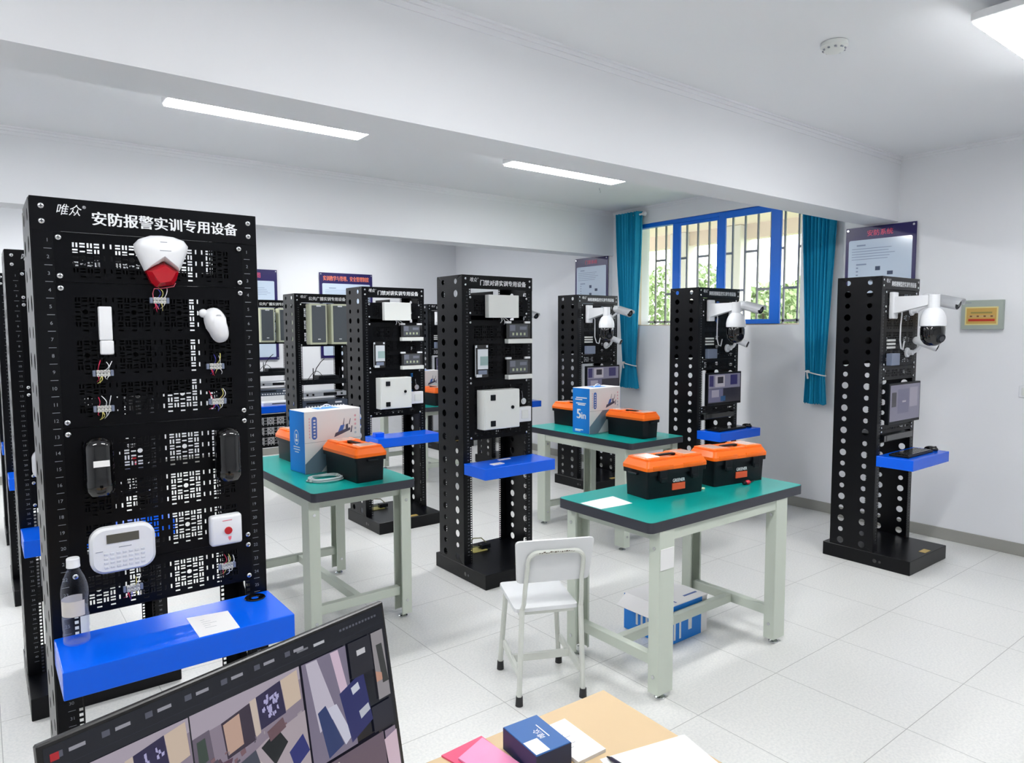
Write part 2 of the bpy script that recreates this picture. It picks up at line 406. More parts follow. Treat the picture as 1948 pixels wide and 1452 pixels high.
# ------------------------------------------------------------------ ceiling fittings
def lamps():
    def proto_parts(t):
        b = MB(); b.box((0, 0, .012), (1.2, .21, .05), .004, 1).box((.25, .08, .05), (.35, .13, .11)).box((.85, .08, .05), (.95, .13, .11)); put('housing', b.build('housing', LAMPW), t)
        b = MB(); b.box((.008, .008, 0), (1.192, .202, .014), .003, 1); put('diffuser', b.build('diffuser', LAMPE), t)
    lab = {(.89, 4.19): 'long white ceiling light panel beyond the beam, left of two', (3.3, 4.19): 'long white ceiling light panel beyond the beam, in front of the window',
           (3.36, 1.0): 'long white ceiling light panel at top right corner of the photo'}
    proto = thing('ceiling_light', lab[(.89, 4.19)], 'ceiling light', (.89, 4.19, 2.94), 0, 'ceiling lights'); proto_parts(proto)
    for x, y in ((3.3, 4.19), (3.36, 1.0)): relabel(copy_tree(proto), (x, y, 2.94), lab[(x, y)])
    for x, y in ((-1.5, 4.19), (.89, 1.0), (-1.5, 1.0), (.89, 8.0), (3.3, 8.0), (-1.5, 8.0)):  # unseen lights added to brighten the room; back row brightens the back wall
        relabel(copy_tree(proto), (x, y, 2.94), 'long white ceiling light panel added out of view to light the room')
    b = MB(); b.lathe([(0, -.002), (.06, -.002), (.062, -.02), (.05, -.028), (.045, -.04), (.03, -.046), (0, -.047)], n=28)
    t = thing('smoke_detector', 'round white smoke detector on the ceiling near the right wall', 'smoke detector', (3.349, 1.789, H))
    put('body', b.build('body', CREAM, True), t)
    b = MB()
    for k in range(10):
        a = 2*PI*k/10; b.box((.0475*math.cos(a)-.008, .0475*math.sin(a)-.004, -.037), (.0475*math.cos(a)+.008, .0475*math.sin(a)+.004, -.031))
    put('vents', b.build('vents', GREYP), t)
    b = MB(); b.cyl((0, 0, 0), (0, 0, -.02), .004, None, 8).tube([(0, 0, -.018), (.01, 0, -.026), (.014, 0, -.034), (.006, 0, -.04)], .003, 6)
    tag(put('ceiling_hook', b.build('ceiling_hook', STEEL, True), None, (4.9, 4.95, H)), 'small metal hook on the ceiling above the window', 'hook')
lamps()

# ------------------------------------------------------------------ equipment racks
RW, RD, RH = .586, .307, 2.03
def ring_hole(b, cx, cz, hw, hh, r, f, n=16):
    """rectangle hw x hh round (cx,cz) with a round hole; f maps (u,v)->xyz"""
    ang = sorted([2*PI*k/n for k in range(n)]+[math.atan2(sv*hh, su*hw) % (2*PI) for su in (1, -1) for sv in (1, -1)])
    inn, out = [], []
    for a in ang:
        c, s = math.cos(a), math.sin(a); k = 1/max(abs(c)/hw, abs(s)/hh)
        inn.append(b.bm.verts.new(f(cx+r*c, cz+r*s))); out.append(b.bm.verts.new(f(cx+k*c, cz+k*s)))
    m = len(ang)
    b._t([b.bm.faces.new((inn[i], out[i], out[(i+1) % m], inn[(i+1) % m])) for i in range(m) if (ang[(i+1) % m]-ang[i]) % (2*PI) > 1e-6])
def column_mesh(side):
    b = MB(); X = (lambda x: x) if side < 0 else (lambda x: RW-x)
    z0 = .098
    q = lambda pts: b.poly(pts)
    f = lambda u, v: (X(0), u, v)
    cell = (RH-z0)/24; z = z0; k = 0
    while k < 24:
        r = .0235 if k % 2 == 0 else .0175
        ring_hole(b, RD/4, z+cell/2, RD/4, cell/2, r, f); ring_hole(b, RD*.75, z+cell/2, RD/4, cell/2, r, f)
        z += cell; k += 1
    for y in (0, RD):
        g = lambda u, v: (X(u), y, v)
        q([g(0, z0), g(.053, z0), g(.053, RH), g(0, RH)]); q([g(.0625, z0), g(.067, z0), g(.067, RH), g(.0625, RH)])
        zz = z0; p = .01587
        while zz+p < RH:
            q([g(.053, zz), g(.0625, zz), g(.0625, zz+.0064), g(.053, zz+.0064)]); zz += p
        q([g(.053, zz), g(.0625, zz), g(.0625, RH), g(.053, RH)])
    bmesh.ops.remove_doubles(b.bm, verts=b.bm.verts, dist=1e-5)
    bmesh.ops.recalc_face_normals(b.bm, faces=b.bm.faces)
    bmesh.ops.solidify(b.bm, geom=b.bm.faces[:], thickness=.0018)
    return b.build('side_column', BLACK)
def base_mesh():
    b = MB(); b.box((-.004, -.252, 0), (RW+.004, RD+.05, .098), .003, 1)
    b.m(1); b.cyl((-.0042, -.02, .045), (-.006, -.02, .045), .014, None, 14).cyl((-.0042, -.055, .045), (-.006, -.055, .045), .009, None, 12)
    b.m(0)
    return b.build('base', [BLACK, GLOSSBLACK])
def title_mesh(s):
    b = MB(); b.box((0, -.0035, 1.941), (RW, -.0005, RH), .001, 1).box((0, -.0005, RH-.002), (RW, RD, RH))
    return b.build('title_panel', BLACK)
def lettering_mesh(s):
    b = MB(); M = Matrix.Translation((0, -.0042, 0)) @ FRONT
    put_text(b, s, M, .142, 1.964, .386, .037, bold=.02)
    sk = Matrix(((1, .22, 0, 0), (0, 1, 0, 0), (0, 0, 1, 0), (0, 0, 0, 1)))
    put_text(b, '唯众', M @ Matrix.Translation((.058, 1.985, 0)) @ sk, 0, 0, .056, .03)
    put_text(b, '®', M, .12, 2.006, .008)
    return b.build('lettering', TITLE, normals=False)
def marks_mesh():
    b = MB(); M = Matrix.Translation((0, -.0026, 0)) @ FRONT
    for x in (.0355, .5555):
        for k in range(1, 41):
            z = 1.9163-.04445*(k-1)
            put_text(b, str(k), M, x, z, None, .0092, True)
            b.mi = 0; b.poly([M @ Vector(p) for p in ((x-.009, z-.0229, 0), (x+.009, z-.0229, 0), (x+.009, z-.0215, 0), (x-.009, z-.0215, 0))])
    return b.build('unit_marks', MARK, normals=False)
def perf_mesh(hz, w=.493):
    b = MB(); a = .12/7
    rows = ['.h.h.h.', 'vHVHVHv', '.VHhHV.', 'vHhOhHv', '.VHhHV.', 'vHVHVHv', '.......']
    nx = 24; nz = int((hz-.012)/a); nz -= (nz % 2 == 0); mx = (w-nx*a)/2; mz = (hz-nz*a)/2
    q = lambda x0, z0, x1, z1: b.poly([(x0, 0, z0), (x1, 0, z0), (x1, 0, z1), (x0, 0, z1)])
    q(0, 0, w, mz); q(0, hz-mz, w, hz); q(0, mz, mx, hz-mz); q(w-mx, mz, w, hz-mz)
    e0, e1 = .0022, a-.0022
    for i in range(nx):
        for j in range(nz):
            x, z = mx+i*a, mz+j*a; c = rows[(j-nz//2+3) % 7][(i-nx//2) % 7]
            if c == 'O': ring_hole(b, x+a/2, z+a/2, a/2, a/2, .0072, lambda u, v: (u, 0, v), 8)
            elif c == '.': q(x, z, x+a, z+a)
            else:
                sol = ((0, .0065), (.0107, a)) if c in 'hv' else ((0, .0023), (.0069, .0103), (.0149, a))
                if c in 'hH':
                    q(x, z, x+e0, z+a); q(x+e1, z, x+a, z+a)
                    for p, r in sol: q(x+e0, z+p, x+e1, z+r)
                else:
                    q(x, z, x+a, z+e0); q(x, z+e1, x+a, z+a)
                    for p, r in sol: q(x+p, z+e0, x+r, z+e1)
    bmesh.ops.recalc_face_normals(b.bm, faces=b.bm.faces)
    bmesh.ops.solidify(b.bm, geom=b.bm.faces[:], thickness=.0014)
    b.box((0, -.0014, 0), (w, .012, .0014)).box((0, -.0014, hz-.0014), (w, .012, hz))
    return b.build('perforated_panel', PERF)
def screw_mesh():
    b = MB(); b.lathe([(.0082, 0), (.0082, .0012), (.0064, .0036), (.003, .0048), (0, .005)], n=14, M=Matrix.Rotation(PI/2, 4, 'X'))
    b.m(1); b.box((-.0038, -.0055, -.0008), (.0038, -.0045, .0008)).box((-.0008, -.0055, -.0038), (.0008, -.0045, .0038))
    return b.build('screw', [STEEL, GLOSSBLACK], True)
def tray_mesh():
    b = MB(); b.box((.002, -.245, -.074), (RW+.004, -.002, 0), .003, 2)
    b.m(1); b.box((.045, -.20, -.086), (.40, -.06, -.074))
    return b.build('tray_shelf', [BLUE, BLACK])
def screws(parent, pts):
    me = cached('screw', screw_mesh)
    for x, z in pts: put('screw', me, parent, (x, -.0036, z))
def rack(loc, label, title, shelf, panels, group, full=True, back=None, part=None):
    t = thing('equipment_rack', label, 'equipment rack', (*loc, 0), 0, group)
    put('base', cached('rack_base', base_mesh), t)
    b = lambda: MB().box((.28, -.235, .0985), (.37, -.19, .1), .0005, 1).build('base_label', GOLD)
    put('base_label', cached('base_label', b), t)
    for s, k in ((-1, 'colL'), (1, 'colR')): put('side_column', cached(k, lambda s=s: column_mesh(s)), t)
    ti = put('title_panel', cached('title', lambda: title_mesh('')), t)
    put('lettering', cached(('lettering', title), lambda: lettering_mesh(title)), ti)
    screws(ti, [(.025, 2.005), (.025, 1.965), (.5615, 2.005), (.5615, 1.965)])
    put('unit_marks', cached('marks', marks_mesh), t)
    for z0, z1 in panels:
        p = put('perforated_panel', cached(('perf', round(z1-z0, 4)), lambda: perf_mesh(z1-z0)), t, (.0485, -.0022, z0))
        if full: screws(p, [(.0115, .016), (.0115, z1-z0-.016), (.4825, .016), (.4825, z1-z0-.016)])
    if back == 'split':  # unseen back plates, made solid to keep the front perforations dark
        for x0, x1, z0, z1 in ((.045, .45, 1.46, 1.868), (.482, .541, 1.46, 1.868), (.045, .2, 1.0, 1.435)):
            put('back_panel', MB().box((x0, RD+.0015, z0), (x1, RD+.003, z1)).build('back_panel', PERF), t)
    elif back: put('back_panel', cached(('back', back), lambda: MB().box((.045, RD+.0015, back[0]), (.541, RD+.003, back[1])).build('back_panel', PERF)), t)
    if part: put('light_block_plate', cached(('part', part), lambda: MB().box((.27, .03, part[0]), (.2715, RD-.01, part[1])).build('light_block_plate', PERF)), t)  # added plate that stops light showing through the side holes
    if shelf: put('tray_shelf', cached('tray', tray_mesh), t, (0, 0, shelf))
    return t
def wire(mb, pts, r=.0013): return mb.tube(pts, r, 5)
def arc(a, b, bulge, n=8):
    a, b, bulge = Vector(a), Vector(b), Vector(bulge)
    return [a.lerp(b, k/n)+bulge*math.sin(PI*k/n) for k in range(n+1)]

# ------------------------------------------------------------------ alarm devices
def terminal_block(loc, label, kind):
    t = thing('terminal_block', label, 'terminal block', loc, 0, 'terminal blocks on the alarm racks')
    def body():
        b = MB()
        for i in range(4):
            x = (i-1.5)*.0085
            b.m(0).box((x-.0038, -.014, -.009), (x+.0038, 0, -.0006), .001, 1).box((x-.0038, -.014, .0006), (x+.0038, 0, .009), .001, 1)
            b.m(1).cyl((x, -.0145, -.0048), (x, -.0138, -.0048), .0022, None, 8).cyl((x, -.0145, .0048), (x, -.0138, .0048), .0022, None, 8)
        return b.build('block', [CLEARB, BARS])
    put('block', cached('tb', body), t)
    def ends():
        b = MB()
        for s in (-1, 1): b.box((s*.018, -.011, -.0085), (s*.0255, 0, .0085), .001, 1)
        return b.build('end_stop', BLUEGREY)
    put('end_stop', cached('tbe', ends), t)
    def wires():
        b = MB(); rnd = random.Random(kind)
        cols = [0, 1, 2, 3]
        for i in range(4):
            x = (i-1.5)*.0085; b.m([2, 1, 0, 0][i] if kind % 2 else [2, 3, 1, 0][i])
            u = 1 if rnd.random() < .75 else -1
            wire(b, arc((x, -.01, u*.008), (x+rnd.uniform(-.012, .012), -.001, u*rnd.uniform(.028, .04)), (rnd.uniform(-.006, .006), -.016, 0)), .0011)
            wire(b, arc((x, -.01, -.008), (x+rnd.uniform(-.012, .008), -.001, -rnd.uniform(.018, .03)), (rnd.uniform(-.004, .004), -.012, 0)), .0009)
        return b.build('wires', [WHITEP, YEL, REDW, BLUEW], True)
    put('wires', cached(('tbw', kind), wires), t)
    return t
def alarm_devices(x0, y0, where, full):
    y = y0-.004
    # strobe siren
    t = thing('strobe_siren', 'white and red strobe siren at the top of the ' + where, 'siren', (x0+.31, y, 1.86), 0, 'strobe sirens')
    def sir():
        o = [(-.07, .058), (-.058, .072), (-.03, .083), (0, .085), (.03, .083), (.058, .074), (.069, .058), (.066, .04), (.044, -.014), (.004, .014), (-.045, -.016), (-.068, .04)]
        b = MB(); face_prism(b, [(u, v) for u, v in o], 0, -.045, .012, .6)
        b.m(1)
        for xx, zz, ww in ((-.008, .064, .018), (-.01, .04, .03)): b.box((xx, -.0455, zz), (xx+ww, -.0447, zz+.002))
        return b.build('cover', [WHITEP, GREYP], 60)
    def lens():
        b = MB(); o = [(.004, .012), (-.044, -.016), (-.03, -.05), (-.018, -.062), (.026, -.055), (.036, -.04), (.043, -.015)]
        face_prism(b, o, 0, -.040, .014, .5)
        return b.build('strobe_lens', RED, 20)
    put('cover', cached('siren', sir), t); put('strobe_lens', cached('sirenl', lens), t)
    def sw():
        b = MB(); b.m(0); wire(b, [(.035, -.012, -.048), (.03, -.01, -.058), (.0, -.008, -.064), (-.022, -.008, -.066), (-.026, -.006, -.08), (-.024, -.006, -.1), (-.012, -.008, -.125)], .0014)
        return b.build('cable', PINKM, True)
    put('cable', cached('sirenw', sw), t)
    # contact sensor
    t = thing('door_contact', 'slim white door contact, upper left of the ' + where, 'door contact', (x0+.1605, y, 1.672), 0, 'door contacts')
    put('switch_body', cached('dc1', lambda: MB().box((-.0165, -.022, -.026), (.0155, 0, .068), .003, 3).build('switch_body', WHITEP, True)), t)
    put('magnet', cached('dc2', lambda: MB().box((-.0155, -.0215, -.066), (.0175, 0, -.0262), .004, 3).build('magnet', WHITEP, True)), t)
    # motion detector
    t = thing('motion_detector', 'rounded white tilted motion detector, upper right of the ' + where, 'motion detector', (x0+.447, y, 1.69))
    def pir():
        b = MB(); o = []
        for k in range(28):
            a = 2*PI*k/28; rr = .031 if math.sin(a) > 0 else .027
            c, s = math.cos(a), math.sin(a)
            u = rr*(abs(c)**.8)*(1 if c > 0 else -1); v = .054*(abs(s)**.8)*(1 if s > 0 else -1)
            o.append((u, v))
        R = Matrix.Rotation(math.radians(-17), 4, 'Y')
        rings = []
        for k in range(9):
            t = k/8; sc = (1-t**2.6)**.5 if k < 8 else .0; dd = -.016-.044*t
            if k == 8: sc = .12; dd = -.0602
            rings.append([b.bm.verts.new(R @ Vector((u*(.35+.65*sc), dd, v*(.25+.75*sc)))) for u, v in o])
        n = len(o)
        for A, B in zip(rings, rings[1:]):
            for k in range(n): b.bm.faces.new((A[k], A[(k+1) % n], B[(k+1) % n], B[k]))
        b.bm.faces.new(rings[0]); b.bm.faces.new(rings[-1])
        return b.build('housing', WHITEP, 80)
    put('housing', cached('pir', pir), t, (.006, 0, -.002))
    put('ball_bracket', cached('pirb', lambda: MB().ball((-.031, -.022, .034), .013, 14).cyl((-.025, 0, .034), (-.012, -.03, .03), .009, None, 10).build('ball_bracket', WHITEP, True)), t)
    put('grip_lines', cached('pirl', lambda: MB().box((-.004, -.0572, .0255), (.012, -.053, .0265)).box((-.002, -.0572, .0285), (.01, -.053, .0295)).build('grip_lines', GREYP)), t)
    # beam detectors
    for i, (xx, zz) in enumerate(((.127, 1.3), (.472, 1.296))):
        t = thing('beam_detector', ('glossy black beam detector with a white sticker, left of the ' if i == 0 else 'glossy black beam detector without a sticker, right of the ')+where, 'beam detector', (x0+xx, y, zz), 0, 'beam detectors')
        def bd():
            b = MB(); prof = []
            for k in range(9): a = PI/2*k/8; prof.append((.036*math.sin(a), .08-.03+.03*math.cos(a)))
            prof += [(.036, -.04), (.037, -.042), (.037, -.07), (.030, -.083), (0, -.085)]
            b.lathe(prof, (0, -.03, 0), 28)
            return b.build('cover', GLOSSBLACK, 50)
        put('cover', cached('beam', bd), t)
        put('back_box', cached('beamb', lambda: MB().box((-.034, -.03, -.08), (.034, 0, .06), .006, 2).build('back_box', BODY)), t)
        if i == 0: put('sticker', cached('beams', lambda: MB().box((-.018, -.0685, -.0), (.021, -.0672, .017)).build('sticker', PAPER)), t)
    # keypad
    t = thing('alarm_keypad', 'white rounded alarm keypad with a dark display on the ' + where, 'keypad', (x0+(.178 if full else .14), y, 1.051 if full else 1.072), 0, 'alarm keypads')
    def kp():
        b = MB(); o = [(u+(.0 if abs(u) < .05 else 0), v) for u, v in rrect(.166, .132, .038, 7)]
        face_prism(b, o, 0, -.026, .008, .7)
        return b.build('case', WHITEP, 40)
    put('case', cached('kp', kp), t)
    put('display', cached('kpd', lambda: MB().box((-.042, -.0272, .021), (.04, -.0255, .046)).build('display', LCD)), t)
    def keys():
        b = MB()
        for r in range(4):
            for c in range(7): b.box((-.05+c*.0155, -.0272, -.05+r*.0125), (-.039+c*.0155, -.0255, -.043+r*.0125), .001, 1)
        b.m(1).box((-.07, -.0268, .0), (-.052, -.0258, .002)).box((-.012, -.0268, .006), (.02, -.0258, .008))
        return b.build('keys', [mat('key_grey', (214, 217, 224), .5), GREYP])
    k = put('keys', cached('kpk', keys), t); k['kind'] = 'stuff'
    # panic button
    t = thing('panic_button', 'square white panic button box with a red button on the ' + where, 'panic button', (x0+.459, y, 1.055), 0, 'panic buttons')
    put('case', cached('pb', lambda: MB().box((-.047, -.034, -.047), (.047, 0, .047), .009, 3).build('case', WHITEP, True)), t)
    def btn():
        b = MB(); b.cyl((.004, -.037, -.001), (.004, -.033, -.001), .0115, None, 20)
        return b.build('button', REDB)
    put('button', cached('pbb', btn), t)
    put('symbol', cached('pbs', lambda: MB().poly([(.003, -.0346, -.02), (.013, -.0346, -.02), (.012, -.0346, -.028), (.008, -.0346, -.034), (.004, -.0346, -.028)]).box((-.012, -.0346, .03), (.016, -.034, .032)).build('symbol', PINKM)), t)
    if full:
        tl = ['terminal block just under the strobe siren on the ', 'upper left terminal block under the door contact on the ', 'terminal block under the motion detector on the ',
              'lower left terminal block above a beam detector on the ', 'lower right terminal block above a beam detector on the ', 'terminal block below the panic button on the ', 'terminal block below the keypad on the ']
        for i, (xx, zz) in enumerate(((.301, 1.76), (.150, 1.554), (.449, 1.563), (.148, 1.454), (.452, 1.455), (.463, .934), (.2, .925))):
            terminal_block((x0+xx, y, zz), tl[i]+where, i)
ALARM = [(1.8055, 1.9405), (1.405, 1.8045), (1.005, 1.404), (.871, 1.004)]
T_ALARM = '安防报警实训专用设备'; T_DOOR = '门禁对讲实训专用设备'; T_CAM = '网络视频监控实训专用设备'; T_PA = '公共广播实训专用设备'
r1 = rack((.125, 2.247), 'large black rack of alarm devices in the left foreground, with bottle on its shelf', T_ALARM, .823, ALARM, 'alarm racks', back='split')
put('cable_grommet', MB().lathe([(.012, .0), (.03, .0), (.032, .002), (.03, .004), (.012, .002), (.011, 0)], (.535, -.045, .823), 24).build('cable_grommet', GLOSSBLACK, True), r1)
alarm_devices(.125, 2.247, 'front alarm rack', True)
rack((.11, 3.77), 'black alarm rack half hidden directly behind the large front rack', T_ALARM, .787, ALARM, 'alarm racks')
alarm_devices(.11, 3.77, 'rear alarm rack', False)
rack((.106, 5.34), 'black rack third in the left column, a sliver at the left edge', T_ALARM, .787, ALARM, 'alarm racks', False)
rack((.108, 6.86), 'black rack farthest back in the left column, a sliver at the left edge', T_ALARM, .787, ALARM, 'alarm racks', False)

# ------------------------------------------------------------------ door intercom racks
DOOR = [(1.765, 1.9), (1.335, 1.735), (.935, 1.334)]
def door_devices(x0, y0, where):
    y = y0-.004
    t = thing('power_box', 'blank white power box at the top of the ' + where, 'power box', (x0+.305, y, 1.827), 0, 'white power boxes')
    def pb():
        b = MB(); b.box((-.126, -.045, -.076), (.126, 0, .076), .003, 2); return b.build('case', CREAM)
    put('case', cached('pwr', pb), t)
    def pw():
        b = MB()
        b.m(0); wire(b, arc((.0, -.02, -.074), (.03, -.004, -.12), (0, -.02, 0)), .002); wire(b, arc((.015, -.02, -.074), (.075, -.004, -.115), (0, -.02, 0)), .002); wire(b, arc((-.01, -.02, -.074), (.0, -.004, -.11), (0, -.015, 0)), .003)
        b.m(1).box((.035, -.012, -.112), (.075, 0, -.098))
        return b.build('cables', [WHITEP, PAPER], True)
    put('cables', cached('pwrw', pw), t)
    for i, zz in enumerate((1.662, 1.417)):
        t = thing('intercom_monitor', ('upper' if i == 0 else 'lower')+' small video intercom monitor with a white ledge on the '+where, 'intercom monitor', (x0+.446, y, zz), 0, 'intercom monitors')
        put('case', cached('im', lambda: MB().box((-.105, -.022, -.053), (.105, 0, .052), .004, 2).build('case', GLOSSBLACK)), t)
        def scr():
            b = MB(); b.m(0).box((-.08, -.0232, -.042), (.08, -.0215, .044)); b.m(1)
            rnd = random.Random(i)
            for k in range(4): b.box((-.055+k*.033, -.0238, -.03), (-.04+k*.033, -.0232, -.012))
            b.m(2).box((-.075, -.0238, .0), (-.03, -.0232, .04)).box((.01, -.0238, .008), (.07, -.0232, .03))
            return b.build('screen', [mat('dim_screen', (78, 82, 88), .12), mat('screen_icon', (170, 180, 150), .3), mat('screen_tile', (112, 116, 130), .2)])
        put('screen', cached(('ims', i), scr), t)
        put('ledge', cached('iml', lambda: MB().box((-.105, -.045, -.085), (.105, 0, -.054), .002, 1).build('ledge', CREAM)), t)
        put('tag_clip', cached('imt', lambda: MB().box((-.105, -.02, .052), (-.06, -.004, .066), .001, 1).box((.06, -.02, .052), (.105, -.004, .066), .001, 1).build('tag_clip', WHITEP)), t)
    t = thing('door_station', 'upright glass door station with a pale screen on the ' + where, 'door station', (x0+.138, y, 1.464), 0, 'door stations')
    put('back_plate', cached('ds', lambda: MB().box((-.055, -.018, -.109), (.055, 0, .109), .003, 2).build('back_plate', GLOSSBLACK)), t)
    def dss():
        b = MB(); b.m(0).box((-.034, -.0195, -.055), (.05, -.0175, .078)).m(1).box((-.014, -.0202, -.03), (.05, -.0195, .03)).m(2).box((-.03, -.0202, -.09), (.04, -.0195, -.062)).m(0).box((-.045, -.0195, -.108), (-.0, -.0175, -.088)).box((-.05, -.0195, .088), (-.038, -.0175, .104)).box((.036, -.0195, .088), (.05, -.0175, .104)).box((-.053, -.0195, -.1), (-.050, -.0175, .1))
        return b.build('screen', [mat('pale_screen', (180, 186, 192), .2, emit=.25), mat('mint_screen', (150, 176, 176), .2), BLUEGREY])
    put('screen', cached('dss', dss), t)
    t = thing('control_box', 'white steel control cabinet with two black hinges on the ' + where, 'control box', (x0+.255, y, 1.139), 0, 'control boxes')
    put('cabinet', cached('cb', lambda: MB().box((-.147, -.085, -.131), (.147, 0, .131), .003, 2).build('cabinet', CREAM)), t)
    d = put('door', cached('cbd', lambda: MB().box((-.144, -.091, -.128), (.144, -.085, .128), .002, 1).build('door', CREAM)), t)
    for zz in (.083, -.09): put('hinge', cached('cbh', lambda: MB().box((-.1, -.097, -.019), (-.06, -.09, .019), .002, 1).build('hinge', BODY)), d, (0, 0, zz))
    put('latch_knob', cached('cbk', lambda: MB().cyl((.082, -.098, .01), (.082, -.09, .01), .012, None, 16).box((.078, -.101, .0), (.086, -.098, .02), .001, 1).build('latch_knob', BODY)), d)
    t = thing('exit_switch', 'small white square exit switch beside the control cabinet of the ' + where, 'exit switch', (x0+.487, y, 1.083), 0, 'exit switches')
    put('case', cached('ex', lambda: MB().box((-.058, -.038, -.052), (.058, 0, .052), .004, 2).build('case', WHITEP)), t)
    put('key', cached('exk', lambda: MB().box((-.03, -.041, -.03), (.03, -.037, .03), .003, 1).build('key', CREAM)), t)
    put('lock_puck', cached('exp', lambda: MB().cyl((.004, -.02, .09), (.004, 0, .09), .022, None, 18).cyl((.004, -.024, .09), (.004, -.02, .09), .01, None, 12).build('lock_puck', STEEL, 30)), t)
    put('cable', cached('exw', lambda: wire(MB(), arc((.004, -.01, .11), (.0, -.003, .16), (-.01, -.015, 0)), .0014).build('cable', GREYP, True)), t)
rack((2.51, 3.79), 'black rack of door intercom devices standing in the middle of the room', T_DOOR, .787, DOOR, 'door intercom racks', back=(.935, 1.9), part=(.94, 1.93))
door_devices(2.51, 3.79, 'middle intercom rack')
rack((2.529, 5.31), 'black rack of door intercom devices behind the left green-topped table', T_DOOR, .787, DOOR, 'door intercom racks', back=(.935, 1.9), part=(.94, 1.93))
door_devices(2.529, 5.31, 'rear intercom rack')

# ------------------------------------------------------------------ camera racks
CAM = [(1.8055, 1.938), (1.405, 1.8045), (1.31, 1.403)]
def screen_mesh(kind):
    b = MB(); rnd = random.Random(kind)
    cols = [(142, 140, 164), (176, 172, 192), (60, 54, 110), (52, 48, 60), (120, 118, 150), (196, 192, 205), (40, 90, 140)]
    ms = [mat('panel_glow_%d' % i, c, .25, emit=.35) for i, c in enumerate(cols)]
    w, h, y = .235, .128, -.0305
    q = lambda m, x0, z0, x1, z1, k=0: b.m(m).poly([(x0*w, y-k*.0002, z0*h), (x1*w, y-k*.0002, z0*h), (x1*w, y-k*.0002, z1*h), (x0*w, y-k*.0002, z1*h)])
    q(3 if kind else 0, -1, -1, 1, 1)
    if kind == 0:
        q(4, -.5, -.6, .25, .75, 1); q(1, .3, -.3, .85, .8, 1); q(3, -.9, -.2, -.6, .6, 1); q(5, -.2, .0, .05, .1, 2); q(0, .35, -.9, .9, -.4, 1)
    else:
        q(0, -1, 0, .98, .98, 1); q(5, -.6, .1, 0, .9, 2); q(2, -.95, .15, -.7, .9, 2); q(3, -.45, .35, -.1, .8, 3); q(2, .35, .2, .8, .9, 2)
        q(4, -1, -.95, -.1, -.03, 1); q(3, -.0, -.95, .98, -.03, 1); q(1, -.8, -.6, -.35, -.1, 2); q(6, -.25, -.9, .05, -.55, 2)
    return b.build('screen', ms, normals=False)
